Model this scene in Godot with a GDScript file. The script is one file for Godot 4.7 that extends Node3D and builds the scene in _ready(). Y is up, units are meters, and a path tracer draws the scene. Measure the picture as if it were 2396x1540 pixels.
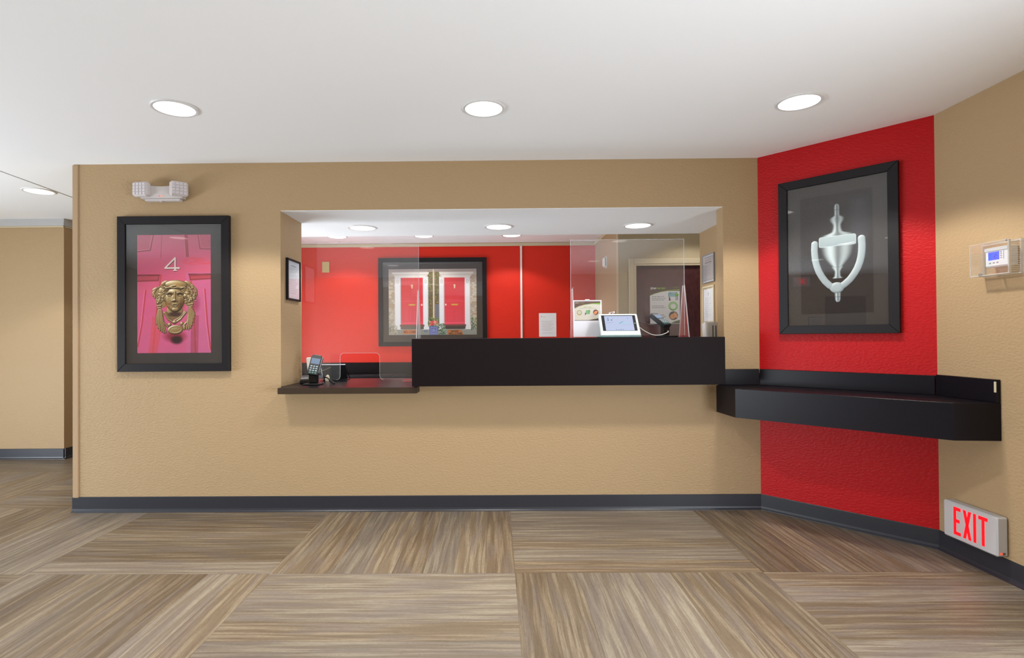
extends Node3D
# A motel lobby: tan front wall with a reception window, red corner wall with a shelf, office behind.
# Metres, y up; the front wall lies at z = -3.873, the camera stands at the origin 1.206 m above the floor.

const ZF := -3.873
const H := 2.44
const E_FRONT := 2.35
const E_REAR := 0.4
const E_SOFFIT := 0.7
const E_OFFICE := 0.58
const E_OFFICE_FILL := 5.5
const E_MID := 5.5
const E_LEFT := 21.0
const E_RIGHT := 14.5
const C1 := Vector3(1.824, 0, -3.873)
const C2 := Vector3(2.4752, 0, -3.1451)
var turn_red := 0.0
var turn_right := 0.0
var rng := RandomNumberGenerator.new()
var M := {}
var taken := {}

# ------------------------------------------------------------------ meshes
class MB:
	var v := PackedVector3Array()
	var n := PackedVector3Array()
	var t := PackedVector2Array()
	func tri(a: Vector3, b: Vector3, c: Vector3, out: Vector3, uv := [Vector2.ZERO, Vector2.ZERO, Vector2.ZERO], ns := []) -> void:
		var o := out.normalized()
		var k := [0, 1, 2] if (b - a).cross(c - a).dot(out) < 0.0 else [0, 2, 1]
		var p := [a, b, c]
		for i in k:
			v.append(p[i])
			n.append(ns[i] if ns.size() else o)
			t.append(uv[i])
	func face(p: Array, out: Vector3, uv_ := [], ns := []) -> void:
		var uv: Array = uv_.duplicate()
		var fl: Vector3 = (p[1] - p[0]).cross(p[2] - p[0])
		if fl.dot(out) < 0.0:
			fl = -fl
		if fl.length() < 1e-12:
			fl = out
		if uv.is_empty():
			# metres across the face, seen along its steepest axis
			var ab := fl.abs()
			for q in p:
				uv.append(Vector2(q.z, q.y) if ab.x > ab.y and ab.x > ab.z else (Vector2(q.x, q.y) if ab.z >= ab.y else Vector2(q.x, q.z)))
		for i in range(1, p.size() - 1):
			var u := [uv[0], uv[i], uv[i + 1]]
			tri(p[0], p[i], p[i + 1], fl, u, [ns[0], ns[i], ns[i + 1]] if ns.size() else [])
	# box with chamfered edges: centre, size, chamfer
	func box(c: Vector3, s: Vector3, ch := 0.0, T := Transform3D()) -> MB:
		var h := s / 2
		if ch <= 0.0:
			for ax in 3:
				for sg in [-1.0, 1.0]:
					var p := []
					for q in [[-1, -1], [1, -1], [1, 1], [-1, 1]]:
						var w := Vector3()
						w[ax] = sg * h[ax]
						w[(ax + 1) % 3] = q[0] * h[(ax + 1) % 3]
						w[(ax + 2) % 3] = q[1] * h[(ax + 2) % 3]
						p.append(T * (c + w))
					var o := Vector3()
					o[ax] = sg
					face(p, T.basis * o)
			return self
		ch = minf(ch, minf(h.x, minf(h.y, h.z)) * 0.98)
		var pt := func(sx: float, sy: float, sz: float, ax: int) -> Vector3:
			var w := Vector3(sx * (h.x - ch), sy * (h.y - ch), sz * (h.z - ch))
			w[ax] = [sx, sy, sz][ax] * h[ax]
			return T * (c + w)
		for ax in 3:
			var a1 := (ax + 1) % 3
			var a2 := (ax + 2) % 3
			for sg in [-1.0, 1.0]:
				var p := []
				for q in [[-1.0, -1.0], [1.0, -1.0], [1.0, 1.0], [-1.0, 1.0]]:
					var sgn := [0.0, 0.0, 0.0]
					sgn[ax] = sg
					sgn[a1] = q[0]
					sgn[a2] = q[1]
					p.append(pt.call(sgn[0], sgn[1], sgn[2], ax))
				var o := Vector3()
				o[ax] = sg
				face(p, T.basis * o)
			for s1 in [-1.0, 1.0]:
				for s2 in [-1.0, 1.0]:
					var p := []
					for e in [[-1.0, a1], [1.0, a1], [1.0, a2], [-1.0, a2]]:
						var sgn := [0.0, 0.0, 0.0]
						sgn[ax] = e[0]
						sgn[a1] = s1
						sgn[a2] = s2
						p.append(pt.call(sgn[0], sgn[1], sgn[2], e[1]))
					var o := Vector3()
					o[a1] = s1
					o[a2] = s2
					face(p, T.basis * o)
		for sx in [-1.0, 1.0]:
			for sy in [-1.0, 1.0]:
				for sz in [-1.0, 1.0]:
					face([pt.call(sx, sy, sz, 0), pt.call(sx, sy, sz, 1), pt.call(sx, sy, sz, 2)], T.basis * Vector3(sx, sy, sz))
		return self
	# box from two corners
	func bx(a: Vector3, b: Vector3, ch := 0.0, T := Transform3D()) -> MB:
		return box((a + b) / 2, (b - a).abs(), ch, T)
	# flat outline (x, y) drawn out from d0 to d1 along the third axis of T; bevel on the d1 side
	func prism(pts: PackedVector2Array, d0: float, d1: float, T := Transform3D(), bev := 0.0) -> MB:
		var area := 0.0
		var k := pts.size()
		for i in k:
			area += pts[i].cross(pts[(i + 1) % k])
		var sg := 1.0 if area > 0 else -1.0
		var top := pts
		if bev > 0.0:
			var off := Geometry2D.offset_polygon(pts, -bev)
			if off.size() == 1 and off[0].size() == k:
				# line the two outlines up by their nearest corner
				var best := 0
				var bd := 1e9
				var q: PackedVector2Array = off[0]
				var a2 := 0.0
				for i in k:
					a2 += q[i].cross(q[(i + 1) % k])
				if a2 * area < 0:
					q.reverse()
				for i in k:
					if q[i].distance_to(pts[0]) < bd:
						bd = q[i].distance_to(pts[0])
						best = i
				top = PackedVector2Array()
				for i in k:
					top.append(q[(best + i) % k])
			else:
				bev = 0.0
		var dm := d1 - bev * signf(d1 - d0)
		for i in k:
			var a := pts[i]
			var b := pts[(i + 1) % k]
			var e := b - a
			var out := T.basis * Vector3(e.y * sg, -e.x * sg, 0)
			face([T * Vector3(a.x, a.y, d0), T * Vector3(b.x, b.y, d0), T * Vector3(b.x, b.y, dm), T * Vector3(a.x, a.y, dm)], out)
			if bev > 0.0:
				var a2 := top[i]
				var b2 := top[(i + 1) % k]
				face([T * Vector3(a.x, a.y, dm), T * Vector3(b.x, b.y, dm), T * Vector3(b2.x, b2.y, d1), T * Vector3(a2.x, a2.y, d1)], out.normalized() + T.basis.z * signf(d1 - d0))
		var z := T.basis.z * signf(d1 - d0)
		for cap in [[pts, d0, -z], [top, d1, z]]:
			var idx := Geometry2D.triangulate_polygon(cap[0])
			for i in range(0, idx.size(), 3):
				var p := []
				for j in 3:
					var w: Vector2 = cap[0][idx[i + j]]
					p.append(T * Vector3(w.x, w.y, cap[1]))
				tri(p[0], p[1], p[2], cap[2])
		return self
	func tube(path: PackedVector3Array, r: float, sides := 8, caps := true) -> MB:
		var k := path.size()
		var rings := []
		var nr := []
		var up := Vector3.UP
		for i in k:
			var d := (path[mini(i + 1, k - 1)] - path[maxi(i - 1, 0)]).normalized()
			if absf(d.dot(up)) > 0.95:
				up = Vector3.RIGHT if absf(d.x) < 0.9 else Vector3.BACK
			var x := d.cross(up).normalized()
			up = x.cross(d).normalized()
			var ring := []
			var rn := []
			for j in sides:
				var a := TAU * j / sides
				var w := x * cos(a) + up * sin(a)
				rn.append(w)
				ring.append(path[i] + w * r)
			rings.append(ring)
			nr.append(rn)
		for i in k - 1:
			for j in sides:
				var j2 := (j + 1) % sides
				face([rings[i][j], rings[i + 1][j], rings[i + 1][j2], rings[i][j2]], nr[i][j] + nr[i][j2], [], [nr[i][j], nr[i + 1][j], nr[i + 1][j2], nr[i][j2]])
		if caps:
			face(rings[0], path[0] - path[1])
			face(rings[k - 1], path[k - 1] - path[k - 2])
		return self
	# profile of (radius, height) turned about T's y axis
	func lathe(pr: Array, segs := 24, T := Transform3D()) -> MB:
		for i in pr.size() - 1:
			var a: Vector2 = pr[i]
			var b: Vector2 = pr[i + 1]
			var nn := Vector2(b.y - a.y, a.x - b.x).normalized()
			for j in segs:
				var p := []
				var ns := []
				for q in [[a, j], [b, j], [b, j + 1], [a, j + 1]]:
					var g: float = TAU * q[1] / segs
					p.append(T * Vector3(q[0].x * cos(g), q[0].y, q[0].x * sin(g)))
					ns.append((T.basis * Vector3(nn.x * cos(g), nn.y, nn.x * sin(g))).normalized())
				var g2 := TAU * (j + 0.5) / segs
				face(p, T.basis * Vector3(nn.x * cos(g2), nn.y, nn.x * sin(g2)), [], ns)
		return self
	# rectangle that carries a picture: lower left corner, right and up edges
	func sheet(o: Vector3, r: Vector3, u: Vector3) -> MB:
		face([o, o + r, o + r + u, o + u], r.cross(u), [Vector2(0, 1), Vector2(1, 1), Vector2(1, 0), Vector2(0, 0)])
		return self
	func done() -> ArrayMesh:
		var a := []
		a.resize(Mesh.ARRAY_MAX)
		a[Mesh.ARRAY_VERTEX] = v
		a[Mesh.ARRAY_NORMAL] = n
		a[Mesh.ARRAY_TEX_UV] = t
		var m := ArrayMesh.new()
		m.add_surface_from_arrays(Mesh.PRIMITIVE_TRIANGLES, a)
		return m

const PLAN := Transform3D(Basis(Vector3(1, 0, 0), Vector3(0, 0, 1), Vector3(0, 1, 0)), Vector3.ZERO)   # (x, z) outlines raised along y

# ------------------------------------------------------------------ flat print, computed
class Pic:
	var w: int
	var h: int
	var d := PackedByteArray()
	var o := Vector2.ZERO
	var s := Vector2.ONE
	var hg := PackedFloat32Array()
	func _init(w_: int, h_: int, c: Color) -> void:
		w = w_
		h = h_
		var im := Image.create_empty(w, h, false, Image.FORMAT_RGB8)
		im.fill(c)
		d = im.get_data()
	func put(x: int, y: int, c: Color, a: float) -> void:
		if x < 0 or y < 0 or x >= w or y >= h or a <= 0.0:
			return
		var i := (y * w + x) * 3
		d[i] = int(lerpf(d[i], c.r8, a))
		d[i + 1] = int(lerpf(d[i + 1], c.g8, a))
		d[i + 2] = int(lerpf(d[i + 2], c.b8, a))
	func rect(x0: float, y0: float, x1: float, y1: float, c: Color, a := 1.0) -> void:
		poly([x0, y0, x1, y0, x1, y1, x0, y1], c, a)
	# corners as a plain list x, y, x, y ...; c2 shades down to a second colour
	func poly(q: Array, c: Color, a := 1.0, c2 = null) -> void:
		var p := PackedVector2Array()
		var lo := 1e9
		var hi := -1e9
		for i in range(0, q.size(), 2):
			var g := (Vector2(q[i], q[i + 1]) - o) * s
			p.append(g)
			lo = minf(lo, g.y)
			hi = maxf(hi, g.y)
		for y in range(maxi(0, floori(lo)), mini(h, ceili(hi))):
			var col := c if c2 == null else c.lerp(c2, clampf((y - lo) / (hi - lo), 0, 1))
			var xs := []
			for i in p.size():
				var e := p[i]
				var f := p[(i + 1) % p.size()]
				if (e.y <= y + 0.5) != (f.y <= y + 0.5):
					xs.append(e.x + (y + 0.5 - e.y) / (f.y - e.y) * (f.x - e.x))
			xs.sort()
			for i in range(0, xs.size() - 1, 2):
				for x in range(maxi(0, floori(xs[i])), mini(w, ceili(xs[i + 1]))):
					put(x, y, col, a * clampf(minf(x + 1 - xs[i], xs[i + 1] - x), 0, 1))
	func ell(cx: float, cy: float, rx: float, ry: float, c: Color, a := 1.0, rot := 0.0, soft := 0.08) -> void:
		var g: Vector2 = (Vector2(cx, cy) - o) * s
		var ax := rx * s.x
		var ay := ry * s.y
		var r := maxf(ax, ay) + 1
		for y in range(maxi(0, floori(g.y - r)), mini(h, ceili(g.y + r))):
			for x in range(maxi(0, floori(g.x - r)), mini(w, ceili(g.x + r))):
				var q := (Vector2(x + 0.5, y + 0.5) - g).rotated(-rot) / Vector2(ax, ay)
				put(x, y, c, a * clampf((1.0 - q.length()) / soft, 0, 1))
	func line(x0: float, y0: float, x1: float, y1: float, wd: float, c: Color, a := 1.0) -> void:
		var e := Vector2(x1 - x0, y1 - y0).normalized().orthogonal() * wd / 2
		poly([x0 + e.x, y0 + e.y, x1 + e.x, y1 + e.y, x1 - e.x, y1 - e.y, x0 - e.x, y0 - e.y], c, a)
	func path(q: Array, wd: float, c: Color, a := 1.0) -> void:
		for i in range(0, q.size() - 2, 2):
			line(q[i], q[i + 1], q[i + 2], q[i + 3], wd, c, a)
			ell(q[i + 2], q[i + 3], wd / 2, wd / 2, c, a)
	const GLYPH := {"W": [0, 0, .25, 1, .5, .3, .75, 1, 1, 0], "E": [1, 0, 0, 0, 0, 1, 1, 1, -1, 0, 0, .5, .8, .5], "L": [0, 0, 0, 1, 1, 1], "C": [1, .15, .7, 0, .3, 0, 0, .3, 0, .7, .3, 1, .7, 1, 1, .85], "O": [.5, 0, .1, .2, 0, .5, .1, .8, .5, 1, .9, .8, 1, .5, .9, .2, .5, 0], "M": [0, 1, 0, 0, .5, .7, 1, 0, 1, 1], "R": [0, 1, 0, 0, .8, 0, 1, .25, .8, .5, 0, .5, -1, 0, .5, .5, 1, 1], "S": [1, .1, .7, 0, .3, 0, 0, .25, .3, .48, .7, .52, 1, .75, .7, 1, .3, 1, 0, .9], "T": [0, 0, 1, 0, -1, 0, .5, 0, .5, 1], "A": [0, 1, .5, 0, 1, 1, -1, 0, .2, .65, .8, .65], "Y": [0, 0, .5, .5, 1, 0, -1, 0, .5, .5, .5, 1], "N": [0, 1, 0, 0, 1, 1, 1, 0], "F": [1, 0, 0, 0, 0, 1, -1, 0, 0, .5, .8, .5], "I": [.5, 0, .5, 1], "D": [0, 0, .6, 0, 1, .3, 1, .7, .6, 1, 0, 1, 0, 0]}
	func word(text: String, x: float, y: float, cw: float, ch: float, gap: float, wd: float, c: Color, a := 1.0) -> void:
		for k in text.length():
			if not GLYPH.has(text[k]):
				continue
			var g: Array = GLYPH[text[k]]
			var run := []
			var i := 0
			while i < g.size():
				if g[i] is int and g[i] == -1:
					path(run, wd, c, a)
					run = []
				else:
					run.append_array([x + k * (cw + gap) + g[i] * cw, y + g[i + 1] * ch])
				i += 2
			path(run, wd, c, a)
	func small_print(x0: float, x1: float, y: float, th: float, c: Color, r: RandomNumberGenerator, a := 0.6) -> void:
		var x := x0
		while x < x1:
			var l := minf(r.randf_range(2.0, 6.0) * th, x1 - x)
			rect(x, y, x + l, y + th, c, a)
			x += l + th * 0.8
	# relief of rounded lumps, lit from the upper left once all are set
	func lump(cx: float, cy: float, rx: float, ry: float, hh: float, rot := 0.0, base := 0.0) -> void:
		if hg.is_empty():
			hg.resize(w * h)
		var g: Vector2 = (Vector2(cx, cy) - o) * s
		var ax := rx * s.x
		var ay := ry * s.y
		var r := maxf(ax, ay) + 1
		for y in range(maxi(0, floori(g.y - r)), mini(h, ceili(g.y + r))):
			for x in range(maxi(0, floori(g.x - r)), mini(w, ceili(g.x + r))):
				var q := ((Vector2(x + 0.5, y + 0.5) - g).rotated(-rot) / Vector2(ax, ay)).length_squared()
				if q < 1.0:
					var z := base + hh * sqrt(1.0 - q)
					if hh < 0.0:
						hg[y * w + x] = maxf(0.01, hg[y * w + x] + hh * (1.0 - q))
					elif z > hg[y * w + x]:
						hg[y * w + x] = z
	func chain(q: Array, r: float, hh: float, base := 0.0, step := 0.5) -> void:
		for i in range(0, q.size() - 2, 2):
			var a := Vector2(q[i], q[i + 1])
			var b := Vector2(q[i + 2], q[i + 3])
			var k := maxi(1, ceili(a.distance_to(b) / (r * step)))
			for j in k + 1:
				var p := a.lerp(b, float(j) / k)
				lump(p.x, p.y, r, r, hh, 0, base)
	func shade(ramp: Gradient, steep: float, ao := 0.0) -> void:
		var L := Vector3(-0.45, -0.6, 0.66).normalized()
		for y in range(1, h - 1):
			for x in range(1, w - 1):
				var i := y * w + x
				if hg[i] <= 0.0:
					continue
				var nn := Vector3((hg[i - 1] - hg[i + 1]) * steep, (hg[i - w] - hg[i + w]) * steep, 1).normalized()
				var k := clampf(nn.dot(L) * 0.75 + 0.12 + pow(maxf(0, nn.dot((L + Vector3(0, 0, 1)).normalized())), 24) * 0.35 - ao * (1.0 - nn.z), 0, 1)
				put(x, y, ramp.sample(k), 1.0)
	func texture() -> ImageTexture:
		return ImageTexture.create_from_image(Image.create_from_data(w, h, false, Image.FORMAT_RGB8, d))

# ------------------------------------------------------------------ nodes
func numbered(called: String) -> String:
	var k: int = taken.get(called, 0)
	taken[called] = k + 1
	return called if k == 0 else "%s_%03d" % [called, k]

func tag(o: Node3D, label: String, category: String, group := "") -> Node3D:
	o.set_meta("label", label)
	o.set_meta("category", category)
	if group != "":
		o.set_meta("group", group)
	return o

func obj(called: String, mb, m: Material, parent: Node3D = self) -> MeshInstance3D:
	var o := MeshInstance3D.new()
	o.name = numbered(called) if parent == self else called
	o.mesh = mb.done() if mb is MB else mb
	o.material_override = m
	parent.add_child(o, true)
	return o

func thing(called: String, label: String, category: String, at := Vector3.ZERO, turn := 0.0, group := "") -> Node3D:
	var o := Node3D.new()
	o.name = numbered(called)
	add_child(o)
	o.position = at
	o.rotation.y = turn
	return tag(o, label, category, group)

func struct(called: String, mb, m: Material, at := Vector3.ZERO, turn := 0.0, about := "") -> MeshInstance3D:
	var o := obj(called, mb, m)
	o.position = at
	o.rotation.y = turn
	o.set_meta("kind", "structure")
	if about != "":
		o.set_meta("label", about)
	return o

func on_red(s: float, y: float) -> Vector3:
	return C1 + Vector3(cos(turn_red), 0, -sin(turn_red)) * s + Vector3(0, y, 0)

func on_right(s: float, y: float) -> Vector3:
	return C2 + Vector3(cos(turn_right), 0, -sin(turn_right)) * s + Vector3(0, y, 0)

# ------------------------------------------------------------------ materials
func mat(c: Color, rough := 0.6, spec := 0.5, metal := 0.0) -> StandardMaterial3D:
	var m := StandardMaterial3D.new()
	m.albedo_color = c
	m.roughness = rough
	m.metallic_specular = spec
	m.metallic = metal
	return m

func rgb(r: float, g: float, b: float) -> Color:
	return Color(r / 255, g / 255, b / 255)

func noise_tex(freq: float, oct: int, seed_: int, size := 512) -> NoiseTexture2D:
	var f := FastNoiseLite.new()
	f.seed = seed_
	f.noise_type = FastNoiseLite.TYPE_SIMPLEX_SMOOTH
	f.frequency = freq
	f.fractal_octaves = oct
	var t := NoiseTexture2D.new()
	t.width = size
	t.height = size
	t.seamless = true
	t.noise = f
	return t

func painted_wall(c: Color, tex: Texture2D, relief: float, rough := 0.55, spec := 0.35) -> StandardMaterial3D:
	var m := mat(c, rough, spec)
	m.uv1_scale = Vector3(2.0, 3.6, 1.0)
	m.heightmap_enabled = true
	m.heightmap_texture = tex
	m.heightmap_scale = relief
	return m

func glass(alpha := 0.01, tint := Color(1, 1, 1)) -> StandardMaterial3D:
	var m := mat(Color(tint.r, tint.g, tint.b, alpha), 0.02)
	m.transparency = BaseMaterial3D.TRANSPARENCY_ALPHA
	return m

func glow(c: Color, e: float) -> StandardMaterial3D:
	var m := mat(c, 0.4)
	m.emission_enabled = true
	m.emission = c
	m.emission_energy_multiplier = e
	return m

func print_mat(t: Texture2D, rough := 0.6, spec := 0.3) -> StandardMaterial3D:
	var m := mat(Color.WHITE, rough, spec)
	m.albedo_texture = t
	m.texture_repeat = false
	return m

# vinyl plank print: streaks along u, a few tones side by side
func wood_tex(seed_: int, a: Color, b: Color, c: Color, dark: Color, w := 2048, h := 256) -> ImageTexture:
	var grey_wash := a.lerp(Color(0.47, 0.43, 0.42), 0.8) if w > 1000 else b
	var f := FastNoiseLite.new()
	f.seed = seed_
	f.frequency = 1.0
	f.fractal_type = FastNoiseLite.FRACTAL_NONE
	f.noise_type = FastNoiseLite.TYPE_SIMPLEX
	var d := PackedByteArray()
	d.resize(w * h * 3)
	var ch := 0.315
	var i := 0
	for y in h:
		var v := float(y) / h * ch
		for x in w:
			var u := float(x) / w * 2.52
			var wv := v + 0.004 * f.get_noise_2d(u * 2.6, v * 16.0 + 40.0)
			var big := f.get_noise_2d(u * 1.1, wv * 30.0)
			var mid := f.get_noise_2d(u * 2.2 + 90.0, wv * 100.0)
			var fine := f.get_noise_2d(u * 9.0, wv * 560.0 + 17.0)
			var hue := f.get_noise_2d(u * 1.6 + 30.0, wv * 11.0 + 60.0)
			var col := a.lerp(b, clampf(0.5 + 1.1 * big, 0, 1))
			col = col.lerp(c, clampf(mid * 0.35 - 0.04 + big * 0.26, 0, 0.5))
			col = col.lerp(grey_wash, clampf(hue * 0.9 - 0.1, 0, 0.5))
			col = col.lerp(dark, clampf(-mid * 0.4 - 0.1, 0, 0.3) + clampf(fine * 0.85 - 0.24, 0, 0.42))
			var g := 1.0 + 0.06 * fine
			d[i] = int(clampf(col.r * g, 0, 1) * 255)
			d[i + 1] = int(clampf(col.g * g, 0, 1) * 255)
			d[i + 2] = int(clampf(col.b * g, 0, 1) * 255)
			i += 3
	return ImageTexture.create_from_image(Image.create_from_data(w, h, false, Image.FORMAT_RGB8, d))

func make_materials() -> void:
	var peel := noise_tex(0.034, 3, 5)
	M.tan = painted_wall(rgb(178, 151, 115), peel, 0.17)
	M.red = painted_wall(rgb(184, 24, 28), peel, 0.15, 0.42, 0.3)
	M.red_office = painted_wall(rgb(214, 48, 32), peel, 0.15, 0.45, 0.3)
	M.pale_tan = painted_wall(rgb(188, 172, 140), peel, 0.2)
	M.ceiling = mat(rgb(249, 250, 252), 0.9, 0.1)
	M.tan_trim = mat(rgb(178, 150, 118), 0.6, 0.3)
	M.cream = mat(rgb(206, 192, 162), 0.5, 0.4)
	M.base = mat(rgb(47, 48, 55), 0.36, 0.45)
	M.black = mat(rgb(27, 20, 22), 0.5, 0.2)
	M.black_top = mat(rgb(22, 19, 25), 0.32, 0.3)
	M.frame = mat(rgb(27, 24, 27), 0.45, 0.35)
	M.dark = mat(rgb(24, 25, 29), 0.35, 0.5)
	M.darker = mat(rgb(12, 12, 14), 0.3, 0.5)
	M.white = mat(rgb(232, 232, 230), 0.45)
	M.grey = mat(rgb(150, 152, 156), 0.45)
	M.paper = mat(rgb(238, 238, 240), 0.7, 0.2)
	M.chrome = mat(rgb(205, 208, 212), 0.25, 0.5, 0.9)
	M.glass = glass(0.004)
	M.acrylic = glass(0.028, Color(0.95, 0.97, 1.0))
	M.clear = glass(0.03, Color(1, 0.98, 0.95))
	M.edge = mat(Color(0.93, 0.95, 0.97, 0.28), 0.4)
	M.edge.transparency = BaseMaterial3D.TRANSPARENCY_ALPHA
	M.lens = glow(Color(1, 0.99, 0.97), 2.2)
	M.ring = mat(rgb(225, 225, 225), 0.4)
	M.exit_red = glow(rgb(255, 10, 24), 1.15)
	M.cable = mat(rgb(70, 62, 60), 0.45)
	M.cable_pale = mat(rgb(178, 176, 172), 0.4)

# ------------------------------------------------------------------ builders
func downlight(x: float, y: float, z: float, e: float, label: String, group: String, angle := 60.0, r := 0.1) -> void:
	var t := thing("ceiling_light", label, "ceiling light", Vector3(x, y, z), 0, group)
	obj("trim_ring", MB.new().lathe([Vector2(r, 0), Vector2(r, -0.006), Vector2(r + 0.012, -0.007), Vector2(r + 0.018, -0.001), Vector2(r + 0.018, 0)], 40), M.ring, t)
	obj("lens", MB.new().lathe([Vector2(r - 0.001, 0), Vector2(r - 0.001, -0.003), Vector2(r * 0.6, -0.006), Vector2(0.0001, -0.007)], 40), M.lens, t)
	var l := SpotLight3D.new()
	l.name = "lamp"
	l.light_color = Color(1, 0.985, 0.955)
	l.light_energy = e
	l.light_size = 0.085
	l.spot_angle = angle
	l.spot_angle_attenuation = 0.22
	l.spot_range = 14.0
	l.spot_attenuation = 2.0
	l.shadow_enabled = true
	t.add_child(l)
	l.position.y = -0.02
	l.rotation.x = -PI / 2

# a picture in a black frame; origin at the middle of its lower edge on the wall
func picture(called: String, label: String, at: Vector3, turn: float, w: float, h: float, band: float, pw: float, ph: float, mat_board: Material, pic: Material, depth := 0.032, cat := "framed picture", rail_m: Material = null) -> Node3D:
	var t := thing(called, label, cat, at, turn)
	var a := w / 2
	var i := a - band
	var rm := rail_m if rail_m else M.frame as Material
	for q in [[-a, 0, a, 0, i, band, -i, band], [-a, h, -i, h - band, i, h - band, a, h], [-a, 0, -i, band, -i, h - band, -a, h], [a, 0, a, h, i, h - band, i, band]]:
		var p := PackedVector2Array()
		for k in range(0, 8, 2):
			p.append(Vector2(q[k], q[k + 1]))
		obj("frame_rail", MB.new().prism(p, 0.0, depth, Transform3D(), minf(0.002, band * 0.1)), rm, t)
	obj("mat_board", MB.new().bx(Vector3(-i, band, 0.002), Vector3(i, h - band, depth * 0.5)), mat_board, t)
	var y0 := (h - ph) / 2
	obj("print", MB.new().sheet(Vector3(-pw / 2, y0, depth * 0.5 + 0.0008), Vector3(pw, 0, 0), Vector3(0, ph, 0)), pic, t)
	obj("glass_pane", MB.new().bx(Vector3(-i, band, depth * 0.5 + 0.004), Vector3(i, h - band, depth * 0.5 + 0.006)), M.glass, t)
	return t

func skirting(called: String, length: float, at: Vector3, turn: float) -> void:
	# cove base: profile (depth, height) drawn along x
	var pr := PackedVector2Array([Vector2(0, 0), Vector2(0.017, 0), Vector2(0.0165, 0.004), Vector2(0.009, 0.012), Vector2(0.0055, 0.024), Vector2(0.005, 0.104), Vector2(0.003, 0.107), Vector2(0, 0.107)])
	struct(called, MB.new().prism(pr, 0, length, Transform3D(Basis(Vector3(0, 0, 1), Vector3(0, 1, 0), Vector3(1, 0, 0)), Vector3.ZERO)), M.base, at, turn)

func _ready() -> void:
	rng.seed = 11
	turn_red = -atan2(C2.z - C1.z, C2.x - C1.x)
	turn_right = -atan2(cos(0.0125), sin(0.0125))
	# --- camera
	var cam := Camera3D.new()
	cam.name = "camera"
	cam.projection = Camera3D.PROJECTION_FRUSTUM
	cam.near = 0.05
	cam.far = 60.0
	cam.size = 0.05 * 1540.0 / 1300.0
	cam.frustum_offset = Vector2((1198.0 - 1149.72) / 1300.0, (778.37 - 770.0) / 1300.0) * 0.05
	cam.position = Vector3(0, 1.2062, 0)
	cam.rotation = Vector3(0.0080, 0.0091, -0.0071)
	add_child(cam)
	cam.current = true
	# --- plain background outside the closed room, exposure
	var we := WorldEnvironment.new()
	we.name = "surroundings"
	var env := Environment.new()
	env.background_mode = Environment.BG_COLOR
	env.background_color = Color(0.75, 0.8, 0.86)
	env.tonemap_mode = Environment.TONE_MAPPER_LINEAR
	env.tonemap_exposure = 1.0
	env.sdfgi_enabled = true
	env.ssao_enabled = true
	env.ssil_enabled = true
	we.environment = env
	add_child(we)
	make_materials()
	# --- added fill panels, out of view in lobby and office
	fill_panels()
	# --- lamps
	var e := E_FRONT
	downlight(-1.708, H, -2.94, e, "round ceiling light above the front wall, nearest the picture of the pink door", "", 60)
	downlight(-0.06, H, -2.985, e, "round ceiling light in the middle of the lobby ceiling", "", 60)
	downlight(1.61, H, -2.945, e, "round ceiling light in front of the red corner wall", "", 60)
	downlight(-3.773, H, -4.55, e * 0.6, "round ceiling light in the hallway beside the ceiling seam", "", 60)
	for z in [-1.0, 0.9]:
		for x in [-3.85, -1.75, -0.05, 1.6]:
			if z < 0 and x == -0.05:
				downlight(x, H, -1.1, E_MID, "unseen round ceiling light above the viewer, placed to light the middle of the floor", "", 46)  # out of view, strength chosen to brighten the middle of the floor
				continue
			downlight(x, H, z, E_REAR, "round ceiling light behind the viewer, further back in the lobby", "lobby lights behind the viewer", 62)
	for x in [-1.08, 0.025, 1.148]:
		downlight(x, 2.10, -4.49, E_SOFFIT, {-1.08: "round light in the lowered ceiling over the low counter", 0.025: "round light in the lowered ceiling over the middle of the reception window", 1.148: "round light in the lowered ceiling above the tablet and card reader"}[x], "", 62)
	for x in [-1.832, -0.832, 0.183, 1.0]:
		if x < 0.9:
			downlight(x, 2.38, -6.4, E_OFFICE, {-1.832: "round office ceiling light far back, above the blank wall plate", -0.832: "round office ceiling light far back, above the picture of two red doors", 0.183: "round office ceiling light far back, above the white raceway"}[x], "", 62)
	downlight(1.95, 2.38, -5.15, 0.42, "unseen round office light behind the lowered ceiling, placed to light the brown door", "", 64)  # out of view, placed to brighten the door wall
	room()
	office()
	floor_planks()
	counters()
	pictures()
	fittings()
	desk_things()
	guards()

# ------------------------------------------------------------------ setting
func fill_panels() -> void:
	# added panes, out of view, that glow to fill lobby and office, each with a light of its own size before it
	add_fill_panel("fill_panel_1", on_right(3.1, 0.12), turn_right, 2.8, 1.03, E_RIGHT)
	add_fill_panel("fill_panel_3", Vector3(-2.84, 0.3, -5.2), PI / 2, 1.8, 0.8, E_OFFICE_FILL)
	add_fill_panel("fill_panel_2", Vector3(-6.3, 0.12, -2.2), PI / 2, 3.4, 1.03, E_LEFT)

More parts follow.
